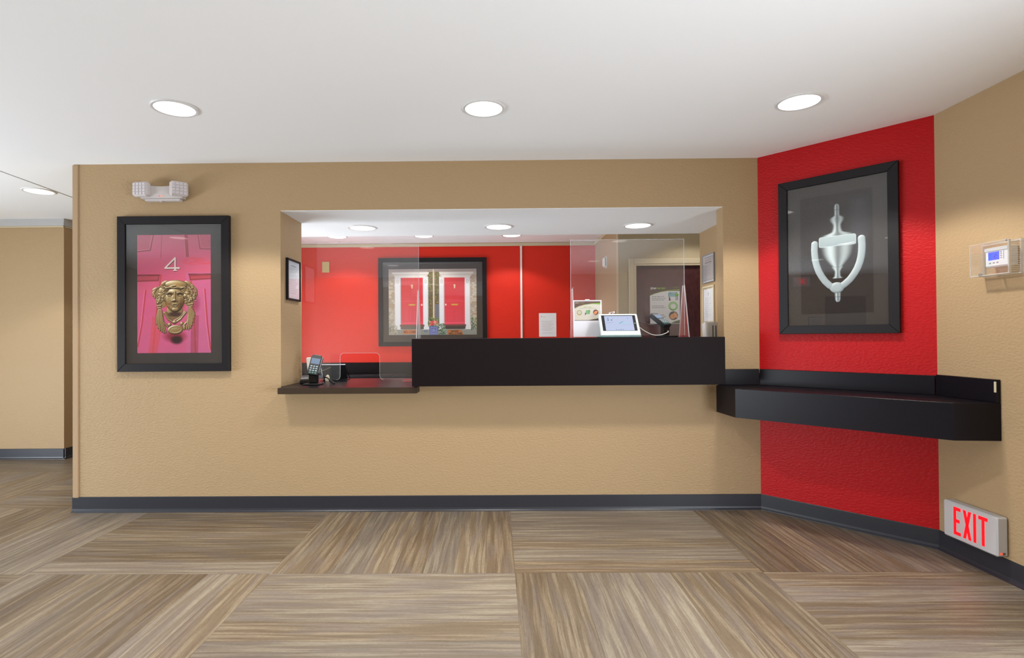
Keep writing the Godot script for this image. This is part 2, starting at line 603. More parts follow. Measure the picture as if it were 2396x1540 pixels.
func add_fill_panel(called: String, at: Vector3, turn: float, w: float, h: float, e: float) -> void:
	var o := struct(called, MB.new().bx(Vector3(-w / 2, 0, 0.004), Vector3(w / 2, h, 0.012)), glow(Color(0.97, 0.985, 1.0), 0.8), at, turn)
	for q in [[-w / 2 - 0.05, -0.05, -w / 2, h + 0.05], [w / 2, -0.05, w / 2 + 0.05, h + 0.05], [-w / 2, -0.05, w / 2, 0.0], [-w / 2, h, w / 2, h + 0.05]]:
		obj("panel_frame", MB.new().bx(Vector3(q[0], q[1], 0.001), Vector3(q[2], q[3], 0.03)), M.frame, o)
	if e <= 0.0:
		return
	var l := AreaLight3D.new()
	l.name = called + "_fill_light"
	l.area_size = Vector2(w, h)
	l.light_color = Color(0.91, 0.96, 1.0)
	l.light_energy = e
	l.area_range = 14.0
	l.area_attenuation = 2.0
	l.shadow_enabled = true
	add_child(l)
	l.rotation.y = turn + PI
	l.position = at + Vector3(sin(turn), 0, cos(turn)) * 0.035 + Vector3(0, h / 2, 0)

func room() -> void:
	var wf := MB.new()
	wf.bx(Vector3(-2.966, 0, ZF - 0.11), Vector3(-1.508, H, ZF))
	wf.bx(Vector3(-1.82, 0, ZF - 0.42), Vector3(-1.508, H, ZF - 0.11))
	wf.bx(Vector3(1.58, 0, ZF - 0.11), Vector3(1.824, H, ZF))
	wf.bx(Vector3(-1.508, 2.103, ZF - 0.11), Vector3(1.58, H, ZF))
	wf.bx(Vector3(-1.508, 0, ZF - 0.11), Vector3(1.58, 0.828, ZF))
	wf.bx(Vector3(-0.539, 0.828, ZF - 0.11), Vector3(1.58, 0.9, ZF))
	struct("wall_front", wf, M.tan)
	# board that caps the free end of the front wall, with the groove beside it
	struct("trim_1", MB.new().bx(Vector3(-2.972, 0.1, ZF - 0.112), Vector3(-2.930, H - 0.004, ZF + 0.008), 0.004), M.tan_trim)
	struct("wall_corner", MB.new().bx(Vector3(0, 0, -0.1), Vector3(0.977, H, 0)), M.red, C1, turn_red)
	struct("wall_right", MB.new().bx(Vector3(-0.02, 0, -0.12), Vector3(6.1, H, 0)), M.tan, C2, turn_right)
	struct("wall_back", MB.new().bx(Vector3(-6.4, 0, 2.8), Vector3(2.7, H, 2.92)), M.tan)
	struct("wall_left", MB.new().bx(Vector3(-6.42, 0, -7.9), Vector3(-6.3, H, 2.8)), M.tan)
	struct("wall_hall", MB.new().bx(Vector3(-6.3, 0, -7.7), Vector3(-4.39, H, -5.6)), M.tan)
	struct("wall_hall_end", MB.new().bx(Vector3(-4.39, 0, -7.82), Vector3(-2.95, H, -7.7)), M.tan)
	struct("trim_2", MB.new().bx(Vector3(-6.3, 2.352, -5.6), Vector3(-4.382, 2.368, -5.592), 0.002).bx(Vector3(-4.39, 2.352, -7.7), Vector3(-4.382, 2.368, -5.592), 0.002), M.cream)
	struct("ceiling_hall_filler", MB.new().bx(Vector3(-6.3, 2.368, -5.6), Vector3(-4.378, H, -5.588)).bx(Vector3(-4.39, 2.368, -7.7), Vector3(-4.378, H, -5.588)), mat(rgb(190, 190, 191), 0.9, 0.1))  # filler band up the wall in ceiling paint, greyed to a shaded tone
	var ce := MB.new()
	ce.prism(PackedVector2Array([Vector2(-3.59, 3.0), Vector2(3.0, 3.0), Vector2(3.0, -8.0), Vector2(-3.66, -8.0), Vector2(-3.66, -4.9), Vector2(-3.59, -3.9)]), H, H + 0.14, PLAN)
	ce.prism(PackedVector2Array([Vector2(-3.608, 3.0), Vector2(-6.5, 3.0), Vector2(-6.5, -8.0), Vector2(-3.678, -8.0), Vector2(-3.678, -4.9), Vector2(-3.608, -3.9)]), H, H + 0.14, PLAN)
	ce.bx(Vector3(-3.8, H + 0.14, -8.0), Vector3(-3.4, H + 0.16, 3.0))
	struct("ceiling", ce, M.ceiling)
	struct("dark_strip_5", MB.new().prism(PackedVector2Array([Vector2(-3.608, 3.0), Vector2(-3.59, 3.0), Vector2(-3.59, -3.9), Vector2(-3.66, -4.9), Vector2(-3.66, -8.0), Vector2(-3.678, -8.0), Vector2(-3.678, -4.9), Vector2(-3.608, -3.9)]), H + 0.004, H + 0.03, PLAN), mat(rgb(96, 96, 98), 0.8))  # dark strip set in the ceiling seam so the gap reads dark
	var d2 := struct("door_2", MB.new().bx(Vector3(-6.299, 0.01, 0.2), Vector3(-6.27, 1.99, 0.98), 0.003), door_wood(), Vector3.ZERO, 0, "dark wooden door in the left lobby wall")
	for q in [[0.13, 0, 0.2, 2.06], [0.98, 0, 1.05, 2.06], [0.2, 1.99, 0.98, 2.06]]:
		obj("door_casing", MB.new().bx(Vector3(-6.299, q[1], q[0]), Vector3(-6.275, q[3], q[2]), 0.004), M.tan_trim, d2)
	skirting("baseboard_front", 4.796, Vector3(-2.976, 0, ZF), 0)
	skirting("baseboard_corner", 0.977, C1, turn_red)
	skirting("baseboard_right", 5.9, C2, turn_right)
	skirting("baseboard_hall", 1.93, Vector3(-6.3, 0, -5.6), 0)
	skirting("baseboard_hall_end", 2.1, Vector3(-4.39, 0, -5.585), PI / 2)

func office() -> void:
	struct("ceiling_office", MB.new().bx(Vector3(-2.9, 2.38, -7.0), Vector3(2.8, 2.435, -4.87)), M.ceiling)
	struct("ceiling_soffit", MB.new().bx(Vector3(-2.9, 2.10, -4.87), Vector3(2.8, 2.42, ZF - 0.112)).bx(Vector3(-1.507, 2.10, ZF - 0.112), Vector3(1.579, 2.1028, ZF - 0.001)), M.ceiling)
	struct("wall_office_back", MB.new().bx(Vector3(-2.95, 0, -7.02), Vector3(2.8, H, -6.9)), M.red_office)
	struct("trim_3", MB.new().bx(Vector3(-2.9, 2.336, -6.9), Vector3(1.231, 2.376, -6.892), 0.002), M.cream)
	struct("wall_office_left", MB.new().bx(Vector3(-2.95, 0, -6.9), Vector3(-2.84, H, ZF - 0.11)), M.tan)
	struct("wall_office_side", MB.new().bx(Vector3(1.231, 0, -6.9), Vector3(1.38, 2.38, -5.69)), M.tan)
	struct("trim_4", MB.new().bx(Vector3(1.223, 2.336, -6.9), Vector3(1.231, 2.376, -5.69), 0.002), M.cream)
	# wall of the brown door
	var dw := MB.new()
	dw.bx(Vector3(1.231, 0, -5.69), Vector3(1.40, 2.38, -5.60))
	dw.bx(Vector3(1.40, 1.925, -5.69), Vector3(2.32, 2.38, -5.60))
	dw.bx(Vector3(2.32, 0, -5.69), Vector3(2.75, 2.38, -5.60))
	struct("wall_office_door", dw, M.pale_tan)
	struct("wall_office_right", MB.new().bx(Vector3(1.78, 0, -4.86), Vector3(1.90, 2.42, ZF - 0.11)), M.tan)
	struct("wall_office_end", MB.new().bx(Vector3(2.7, 0, -5.6), Vector3(2.8, 2.42, -3.9)), M.tan)
	var dr := struct("door_1", MB.new().bx(Vector3(1.41, 0.012, -5.675), Vector3(2.31, 1.914, -5.63), 0.002), door_wood(), Vector3.ZERO, 0, "dark brown wooden door at the back of the office")
	for q in [[1.335, 0, 1.385, 1.985], [2.335, 0, 2.385, 1.985], [1.385, 1.93, 2.335, 1.985]]:
		obj("door_casing", MB.new().bx(Vector3(q[0], q[1], -5.6), Vector3(q[2], q[3], -5.585), 0.004), M.cream, dr)
	for q in [[1.385, 0, 1.41, 1.93], [2.31, 0, 2.335, 1.93], [1.41, 1.914, 2.31, 1.93]]:
		obj("door_jamb", MB.new().bx(Vector3(q[0], q[1], -5.69), Vector3(q[2], q[3], -5.592)), M.cream, dr)
	var rc := thing("cable_raceway", "white vertical cable raceway on the red office wall", "raceway", Vector3(0.3135, 0.765, -6.9))
	obj("cover", MB.new().bx(Vector3(-0.0115, 0.14, 0), Vector3(0.0115, 1.575, 0.016), 0.003), M.white, rc)
	obj("end_cap", MB.new().bx(Vector3(-0.013, 1.55, 0), Vector3(0.013, 1.571, 0.018), 0.002), M.white, rc)

func door_wood() -> StandardMaterial3D:
	var m := mat(Color.WHITE, 0.4, 0.4)
	m.albedo_texture = wood_tex(77, rgb(92, 50, 52), rgb(80, 42, 42), rgb(104, 60, 58), rgb(60, 34, 36), 512, 128)
	m.uv1_triplanar = true
	m.uv1_scale = Vector3(3, 0.5, 3)
	return m

func floor_planks() -> void:
	var room_poly := PackedVector2Array([Vector2(-6.3, -5.6), Vector2(-4.39, -5.6), Vector2(-4.39, -7.7), Vector2(-2.97, -7.7), Vector2(-2.97, ZF), Vector2(C1.x, C1.z), Vector2(C2.x, C2.z), Vector2(2.55, 2.8), Vector2(-6.3, 2.8)])
	var slab := MB.new().bx(Vector3(-6.5, -0.12, -8.0), Vector3(3.0, -0.0022, 3.0))
	var fl := struct("floor", slab, mat(rgb(116, 101, 83), 0.5, 0.4))
	obj("office_bounce_floor", MB.new().bx(Vector3(-2.84, -0.0022, -6.9), Vector3(2.7, 0.003, ZF - 0.11)), mat(rgb(205, 205, 202), 0.5), fl)  # unseen office floor, made pale to bounce lamp light up to the ceiling
	var tex := [
		wood_tex(3, rgb(122, 106, 86), rgb(144, 129, 108), rgb(166, 152, 126), rgb(84, 70, 56)),
		wood_tex(9, rgb(128, 115, 100), rgb(146, 135, 119), rgb(164, 153, 134), rgb(92, 79, 67)),
		wood_tex(21, rgb(114, 97, 77), rgb(136, 119, 97), rgb(160, 144, 118), rgb(78, 63, 49))]
	var ms := []
	for k in 3:
		for g in [1.0, 0.9, 0.955]:
			var m := mat(Color(g, g, g) if g <= 1.0 else Color.WHITE, 0.42, 0.45)
			m.albedo_texture = tex[k]
			ms.append(m)
	var T := 1.2598
	var D := 1.1112
	for m in range(-2, 3):
		for k in range(-5, 2):
			var x0 := 0.0867 + T * k
			var z0 := -(2.8475 + D * m)          # near edge, the block runs to z0 - D
			var deep := posmod(k + m, 2) == 1
			var cnt := 8 if deep else 7
			for j in cnt:
				var g := 0.0005
				var r: Rect2
				if deep:
					r = Rect2(x0 + j * T / 8 + g, z0 - D + g, T / 8 - 2 * g, D - 2 * g)
				else:
					r = Rect2(x0 + g, z0 - D + j * D / 7 + g, T - 2 * g, D / 7 - 2 * g)
				var q := PackedVector2Array([r.position, r.position + Vector2(r.size.x, 0), r.end, r.position + Vector2(0, r.size.y)])
				for cut in Geometry2D.intersect_polygons(q, room_poly):
					var big := 0.0
					for i in cut.size():
						big += cut[i].cross(cut[(i + 1) % cut.size()])
					if absf(big) < 0.004:
						continue
					var mb := MB.new().prism(cut, -0.0022, 0.0, PLAN)
					var uo := Vector2(rng.randf() * 0.49, rng.randf() * 0.49)
					for i in mb.v.size():
						var w := Vector2(mb.v[i].x - r.position.x, mb.v[i].z - r.position.y)
						mb.t[i] = uo + (Vector2(w.y / 2.52, w.x / 0.315) if deep else Vector2(w.x / 2.52, w.y / 0.315))
					obj("plank", mb, ms[rng.randi() % 9], fl)

func counters() -> void:
	# low counter of the reception window
	var lc := thing("low_counter", "low dark counter at the left of the reception window", "counter", Vector3(-1.0, 0.83, ZF))
	obj("worktop", MB.new().prism(PackedVector2Array([Vector2(-0.484, 0.122), Vector2(0.46, 0.122), Vector2(0.46, -0.75), Vector2(-0.507, -0.75), Vector2(-0.507, -0.001), Vector2(-0.484, 0.0)]), 0, 0.04, PLAN, 0.0015), M.black_top, lc)
	obj("edge_band", MB.new().bx(Vector3(-0.484, -0.001, 0.122), Vector3(0.46, 0.039, 0.1245), 0.0005), mat(rgb(52, 36, 20), 0.5), lc)
	# raised black bar to its right
	var br := thing("raised_bar", "long raised black bar across the reception window", "bar", Vector3(0.478, 0.876, ZF))
	obj("front_panel", MB.new().bx(Vector3(-1.047, 0.002, 0.131), Vector3(1.047, 0.321, 0.153), 0.002), M.black, br)
	obj("bar_top", MB.new().prism(PackedVector2Array([Vector2(-1.047, 0.131), Vector2(1.047, 0.131), Vector2(1.047, 0.002), Vector2(1.10, 0.0), Vector2(1.10, -0.112), Vector2(1.30, -0.112), Vector2(1.30, -0.46), Vector2(-1.047, -0.46)]), 0.29, 0.3205, PLAN), M.black_top, br)
	obj("end_panel", MB.new().bx(Vector3(-1.047, 0.002, -0.46), Vector3(-1.027, 0.29, 0.131)), M.black, br)
	obj("bottom_panel", MB.new().bx(Vector3(-1.027, 0.002, 0.001), Vector3(1.047, 0.02, 0.131)), M.black, br)
	obj("inner_panel", MB.new().bx(Vector3(-1.027, -0.005, -0.46), Vector3(1.29, 0.29, -0.44)), M.black, br)
	# corner shelf
	var sh := thing("corner_shelf", "deep black shelf wrapping the red corner wall", "shelf", Vector3(1.9, 0.677, -3.4))
	var o := Vector2(1.9, -3.4)
	var B := on_right(0.387, 0)
	var pl := PackedVector2Array([Vector2(1.523, ZF + 0.001) - o, Vector2(1.533, -3.591) - o, Vector2(2.262, -2.776) - o, Vector2(B.x - 0.001, B.z) - o, Vector2(C2.x - 0.001, C2.z + 0.001) - o, Vector2(C1.x - 0.001, C1.z + 0.002) - o])
	obj("shelf_body", MB.new().prism(pl, 0.0, 0.186, PLAN, 0.002), M.black_top, sh)
	var cs := Transform3D(Basis(Vector3.UP, turn_red), C1 - sh.position)
	obj("backsplash", MB.new().bx(Vector3(0.008, 0.863, 0.001), Vector3(0.969, 0.972, 0.02), 0.002, cs), M.black_top, sh)
	obj("backsplash", MB.new().bx(Vector3(1.535, 0.863, ZF + 0.001), Vector3(1.812, 0.972, ZF + 0.02), 0.002, Transform3D(Basis(), -sh.position)), M.black_top, sh)
	var rt := Transform3D(Basis(Vector3.UP, turn_right), C2 - sh.position)
	obj("backsplash", MB.new().bx(Vector3(0.012, 0.863, 0.001), Vector3(0.387, 0.978, 0.02), 0.002, rt), M.black_top, sh)
	obj("sticker", MB.new().bx(Vector3(0.371, 0.915, 0.02), Vector3(0.384, 0.968, 0.0206), 0, rt), M.cream, sh).set_meta("label", "small cream sticker")
	# desk along the red office wall
	var dk := thing("back_desk", "black desk along the red office wall", "desk", Vector3(-0.8, 0, -6.6))
	obj("desk_top", MB.new().bx(Vector3(-2.03, 0.735, -0.299), Vector3(2.03, 0.767, 0.0), 0.003), M.black_top, dk)
	obj("backsplash", MB.new().bx(Vector3(-2.03, 0.767, -0.299), Vector3(2.03, 0.90, -0.28), 0.002), M.black, dk)
	obj("desk_front", MB.new().bx(Vector3(-2.0, 0.0, -0.06), Vector3(2.0, 0.735, -0.04)), M.black, dk)

# ------------------------------------------------------------------ pictures
func pictures() -> void:
	var grey_mat := mat(rgb(62, 58, 57), 0.8, 0.2)
	picture("framed_picture", "black framed picture of a bronze head knocker on a pink door", Vector3(-2.2475, 0.982, ZF + 0.002), 0, 0.783, 1.083, 0.055, 0.516, 0.825, grey_mat, print_mat(pink_door()))
	var p := on_red(0.480, 1.212)
	picture("framed_picture", "black framed picture of a silver urn door knocker on the red corner wall", p + Vector3(sin(turn_red), 0, cos(turn_red)) * 0.001, turn_red, 0.666, 1.008, 0.054, 0.403, 0.753, grey_mat, print_mat(silver_knocker()))
	picture("framed_picture", "wide black framed picture of two red front doors on the office wall", Vector3(-0.7885, 1.099, -6.899), 0, 1.345, 1.096, 0.053, 1.091, 0.817, grey_mat, print_mat(two_doors()))
	var n := Pic.new(200, 260, rgb(226, 231, 240))
	n.rect(50, 26, 150, 32, rgb(120, 124, 140), 0.7)
	for k in 16:
		n.small_print(24, 176 - (k % 4) * 14, 46 + k * 12, 3.5, rgb(120, 124, 140), rng)
	picture("framed_notice", "thin black framed notice on the left side of the reception window", Vector3(-1.507, 1.485, -4.095), PI / 2, 0.262, 0.302, 0.014, 0.225, 0.265, M.paper, print_mat(n.texture()), 0.018, "framed notice")
	var c := Pic.new(200, 190, rgb(196, 190, 192))
	c.path([8, 8, 192, 8, 192, 182, 8, 182, 8, 8], 2, rgb(120, 110, 112))
	c.small_print(40, 160, 26, 5, rgb(110, 100, 104), rng, 0.8)
	c.small_print(36, 166, 44, 8, rgb(96, 86, 90), rng, 0.8)
	for k in 6:
		c.small_print(70 - k * 2, 130 + k * 2, 70 + k * 14, 4, rgb(120, 112, 116), rng)
	picture("certificate", "upper certificate with a pale frame beside the office door", Vector3(1.779, 1.648, -4.652), -PI / 2, 0.252, 0.236, 0.008, 0.222, 0.206, M.paper, print_mat(c.texture()), 0.012, "certificate", M.grey)
	var d := Pic.new(190, 240, rgb(236, 236, 240))
	d.ell(95, 36, 8, 16, rgb(150, 160, 170), 0.8)
	for k in 11:
		d.small_print(28, 150 - (k % 3) * 20, 66 + k * 14, 3.5, rgb(150, 156, 164), rng)
	picture("certificate", "white licence sheet in a cream frame under the certificate", Vector3(1.779, 1.30, -4.657), -PI / 2, 0.25, 0.322, 0.016, 0.196, 0.268, M.cream, print_mat(d.texture()), 0.012, "certificate", M.cream)

func pink_door() -> ImageTexture:
	var p := Pic.new(516, 825, rgb(208, 82, 116))
	# in photo pixels: 326..498 by 552..826
	p.o = Vector2(326, 552)
	p.s = Vector2(3, 3)
	p.poly([326, 552, 498, 552, 498, 600, 326, 600], rgb(196, 92, 116), 1, rgb(212, 84, 122))
	p.poly([326, 690, 498, 690, 498, 827, 326, 827], rgb(205, 80, 124), 1, rgb(206, 84, 130))
	p.poly([440, 640, 498, 640, 498, 827, 440, 827], rgb(196, 100, 148), 0.6)
	# upper panels
	for q in [[326, 552, 364, 552, 357, 589, 326, 592], [468, 552, 498, 552, 498, 586, 472, 586]]:
		p.poly(q, rgb(188, 82, 106))
	p.path([364, 552, 357, 588, 326, 591], 1.6, rgb(104, 36, 44))
	p.path([361, 552, 354, 585, 326, 588], 1.0, rgb(226, 110, 140))
	p.path([468, 552, 473, 585, 498, 586], 1.4, rgb(110, 38, 46))
	p.path([471, 552, 476, 582, 498, 583], 0.8, rgb(222, 112, 140))
	p.line(384, 552, 381, 606, 2.2, rgb(176, 66, 92))
	p.poly([436, 552, 444, 552, 447, 604, 440, 604], rgb(160, 44, 62))
	p.line(436, 552, 439, 604, 0.8, rgb(226, 120, 150))
	# ledges of the lower panels
	p.poly([326, 645, 379, 645, 377, 660, 326, 661], rgb(138, 46, 56))
	p.poly([326, 648, 376, 648, 374, 656, 326, 658], rgb(178, 62, 78))
	p.line(326, 645, 381, 645, 1.6, rgb(90, 26, 32))
	p.poly([446, 644, 498, 644, 498, 656, 449, 659], rgb(142, 46, 56))
	p.line(445, 644, 498, 644, 1.8, rgb(92, 26, 32))
	p.poly([450, 649, 498, 648, 498, 653, 452, 655], rgb(180, 60, 76))
	for q in [[382, 645, 372, 720, 362, 827], [452, 660, 459, 740, 462, 827]]:
		p.path(q, 4.5, rgb(206, 74, 84))
		p.path(q, 1.4, rgb(168, 42, 56))
	for q in [[346, 680, 337, 760, 327, 812], [484, 678, 490, 760, 497, 818]]:
		p.path(q, 3.2, rgb(184, 48, 66))
		p.path([q[0] - 3, q[1], q[2] - 3, q[3], q[4] - 3, q[5]], 1, rgb(232, 128, 160))
	p.poly([362, 740, 385, 760, 372, 827, 352, 827], rgb(214, 64, 70), 0.55)
	p.poly([452, 740, 470, 740, 468, 827, 450, 827], rgb(140, 40, 60), 0.5)
	# worn gloss
	for k in 46:
		p.ell(rng.randf_range(428, 498), rng.randf_range(606, 622), rng.randf_range(2, 9), rng.randf_range(0.6, 1.8), rgb(228, 54, 72), 0.5)
	for k in 140:
		p.ell(rng.randf_range(326, 498), rng.randf_range(552, 826), rng.randf_range(1, 7), rng.randf_range(0.4, 1.4), rgb(230, 130, 165) if k % 2 else rgb(176, 62, 92), 0.16)
	for k in 60:
		p.ell(rng.randf_range(326, 498), rng.randf_range(552, 826), rng.randf_range(6, 22), rng.randf_range(4, 16), [rgb(176, 92, 112), rgb(212, 96, 116), rgb(186, 96, 138)][k % 3] as Color, 0.14, 0, 0.9)
	p.rect(326, 552, 498, 827, rgb(150, 110, 118), 0.16)
	# figure 4 in pale metal
	for q in [[1.3, 1.3, rgb(90, 40, 50)], [0, 0, rgb(222, 206, 196)]]:
		p.path([414.5 + q[0], 634 + q[1], 414.5 + q[0], 606 + q[1], 391 + q[0], 629.5 + q[1], 424 + q[0], 629.5 + q[1]], 3.6, q[2])
		p.line(410 + q[0], 635 + q[1], 419 + q[0], 635 + q[1], 2, q[2])
	# cast shade below the knocker, part of the photographed print
	p.ell(414, 789, 32, 16, rgb(112, 30, 40), 0.8, 0, 0.6)
	p.ell(418, 797, 17, 12, rgb(34, 20, 20), 0.9, 0, 0.5)
	p.ell(462, 712, 14, 26, rgb(120, 36, 60), 0.5, 0, 0.7)
	# the bronze head; measured in a 9.06 times enlargement
	p.o = Vector2(326, 552) - Vector2(340, 640) + Vector2(340, 640)
	p.o = Vector2((326 - 340) * 9.06, (552 - 640) * 9.06)
	p.s = Vector2(3, 3) / 9.06
	var f := 0.33
	# the mass of the hair and wreath, then leaves and locks
	p.lump(660, 430, 400, 250, 2.5)
	p.lump(390, 560, 130, 190, 2.5)
	p.lump(960, 540, 130, 170, 2.5)
	for q in [[250, 350, 70, 34, -0.5], [235, 400, 78, 30, -0.9], [225, 450, 70, 26, -1.3], [250, 500, 60, 22, -1.6], [430, 230, 60, 40, -0.7], [480, 200, 60, 34, -0.2], [960, 230, 90, 40, 0.5], [1040, 290, 80, 36, 0.8], [1095, 350, 80, 32, 0.9], [1120, 430, 76, 30, 1.3], [1100, 510, 66, 28, 1.7], [1020, 400, 80, 34, 0.9], [980, 330, 80, 30, 0.6], [1060, 460, 60, 26, 1.2]]:
		p.lump(q[0], q[1], q[2], q[3], 7, q[4])
	for q in [[400, 380, 80, 60], [380, 460, 70, 50], [420, 510, 60, 44], [470, 350, 70, 50], [370, 410, 50, 40], [900, 360, 70, 50], [930, 440, 60, 60], [960, 520, 60, 54], [890, 500, 46, 60]]:
		p.lump(q[0], q[1], q[2], q[3], 12, 0.3)
	for k in 120:
		var lft := k % 2 == 0
		p.lump((rng.randf_range(290, 480) if lft else rng.randf_range(870, 1120)), rng.randf_range(300, 640), rng.randf_range(18, 44), rng.randf_range(9, 15), 6, rng.randf_range(-1.3, 1.3), rng.randf_range(3, 10))
	# neck, collar
	p.lump(670, 800, 170, 180, 8)
	p.chain([450, 850, 540, 990, 660, 1070, 790, 980, 900, 840], 26, 9, 8)
	p.chain([480, 830, 560, 950, 660, 1010, 770, 950, 880, 820], 16, 8, 10)
	p.lump(665, 1045, 48, 40, 12, 0, 10)
	# face and cap
	p.lump(670, 570, 206, 250, 27, 0, 4)
	p.lump(672, 690, 150, 150, 24, 0, 4)
	p.lump(560, 580, 80, 90, 4, 0, 26)
	p.lump(790, 576, 74, 90, 4, 0, 26)
	p.lump(700, 262, 240, 104, 20, 0.05, 8)
	p.chain([450, 300, 520, 330, 600, 290, 690, 270, 780, 300, 890, 330], 26, 9, 26)
	p.chain([470, 330, 560, 310, 640, 330, 720, 310, 800, 330, 880, 300], 15, 7, 32)
	for q in [[560, 478, 80, 40], [790, 478, 78, 40]]:
		p.lump(q[0], q[1], q[2], q[3], -11)
	for q in [[565, 482, 48, 22], [785, 480, 46, 22]]:
		p.lump(q[0], q[1], q[2], q[3], 6, 0, 25)
	p.chain([498, 448, 530, 424, 570, 414, 634, 432], 15, 3, 30, 0.15)
	p.chain([714, 432, 780, 412, 820, 422, 850, 444], 15, 3, 30, 0.15)
	p.chain([672, 410, 668, 500, 664, 575], 24, 9, 29, 0.15)
	p.lump(664, 588, 46, 34, 14, 0, 30)
	p.lump(616, 600, 24, 20, 10, 0, 28)
	p.lump(714, 598, 24, 20, 10, 0, 28)
	p.chain([612, 676, 650, 662, 672, 668, 694, 662, 732, 676], 13, 4, 31, 0.15)
	p.chain([630, 702, 670, 712, 712, 702], 14, 4, 31, 0.15)
	p.lump(672, 690, 60, 5, -5)
	p.lump(680, 776, 76, 44, 8, 0, 27)
	# earrings and fringes
	for q in [[330, 700, 300, 1210, 0], [1000, 670, 1010, 1190, 1]]:
		p.chain([q[0] - 40, q[1] + 10, q[0] + 50, q[1] - 6], 18, 8, 6)
		p.chain([q[0] - 30, q[1] + 50, q[0] + 40, q[1] + 38], 18, 8, 6)
		for j in 3:
			p.lump(q[0] - 20 + j * 14, q[1] - 60 - j * 34, 30, 26, 9, 0, 6)
	for q in [[330, 780, 285, 1080], [340, 780, 320, 1170], [350, 780, 355, 1220], [362, 780, 400, 1250], [372, 780, 440, 1270], [384, 790, 476, 1260], [1000, 740, 1080, 960], [1000, 740, 1060, 1040], [995, 740, 1030, 1110], [988, 740, 1000, 1170], [980, 740, 960, 1200], [970, 740, 920, 1190], [1010, 740, 1090, 900]]:
		p.chain([q[0], q[1], (q[0] + q[2]) / 2.0 - (18 if q[0] < 600 else -16), (q[1] + q[3]) / 2.0, q[2], q[3]], 19, 9, 4)
	# bottom ring and its plate
	p.chain([400, 900, 430, 1050, 520, 1150], 22, 9, 2)
	p.chain([960, 880, 930, 1040, 840, 1130], 22, 9, 2)
	p.lump(555, 1100, 40, 40, 10, 0, 6)
	p.lump(815, 1080, 40, 44, 10, 0, 6)
	p.lump(870, 1160, 34, 60, 8, 0, 4)
	p.lump(680, 1205, 168, 100, 15, -0.06, 6)
	p.lump(680, 1205, 138, 72, -9, -0.06)
	p.lump(680, 1205, 126, 62, 4, -0.06, 12)
	var g := Gradient.new()
	g.offsets = PackedFloat32Array([0.0, 0.2, 0.45, 0.68, 0.85, 1.0])
	g.colors = PackedColorArray([rgb(22, 13, 8), rgb(54, 35, 18), rgb(104, 78, 46), rgb(148, 124, 82), rgb(194, 176, 134), rgb(232, 222, 192)])
	p.shade(g, 0.3, 0.45)
	p.ell(800, 640, 70, 190, rgb(60, 36, 16), 0.5, 0.15, 0.9)
	p.ell(600, 560, 60, 46, rgb(214, 204, 180), 0.4, 0.3, 0.9)
	# deep tones of the metal: sockets, nostrils, lips, hollow neck
	p.ell(560, 452, 84, 34, rgb(40, 24, 12), 0.6, 0, 0.6)
	p.ell(785, 452, 84, 34, rgb(40, 24, 12), 0.65, 0, 0.6)
	p.ell(562, 486, 40, 15, rgb(186, 156, 88), 0.8, 0, 0.5)
	p.ell(786, 484, 40, 15, rgb(186, 160, 100), 0.8, 0, 0.5)
	p.path([510, 476, 560, 458, 612, 480], 9, rgb(28, 16, 8), 0.8)
	p.path([740, 476, 788, 456, 838, 478], 9, rgb(28, 16, 8), 0.8)
	p.ell(660, 606, 62, 22, rgb(36, 20, 10), 0.8, 0, 0.5)
	p.path([612, 690, 650, 682, 672, 688, 696, 682, 736, 690], 9, rgb(44, 24, 12), 0.85)
	p.ell(670, 742, 50, 12, rgb(70, 44, 20), 0.5, 0, 0.6)
	p.ell(500, 700, 34, 130, rgb(176, 92, 30), 0.45, 0.15, 0.8)
	p.ell(850, 660, 30, 140, rgb(120, 62, 24), 0.5, -0.1, 0.8)
	p.ell(670, 880, 180, 66, rgb(40, 16, 18), 0.8, 0, 0.5)
	p.ell(720, 250, 110, 46, rgb(186, 128, 52), 0.4, 0, 0.8)
	return p.texture()

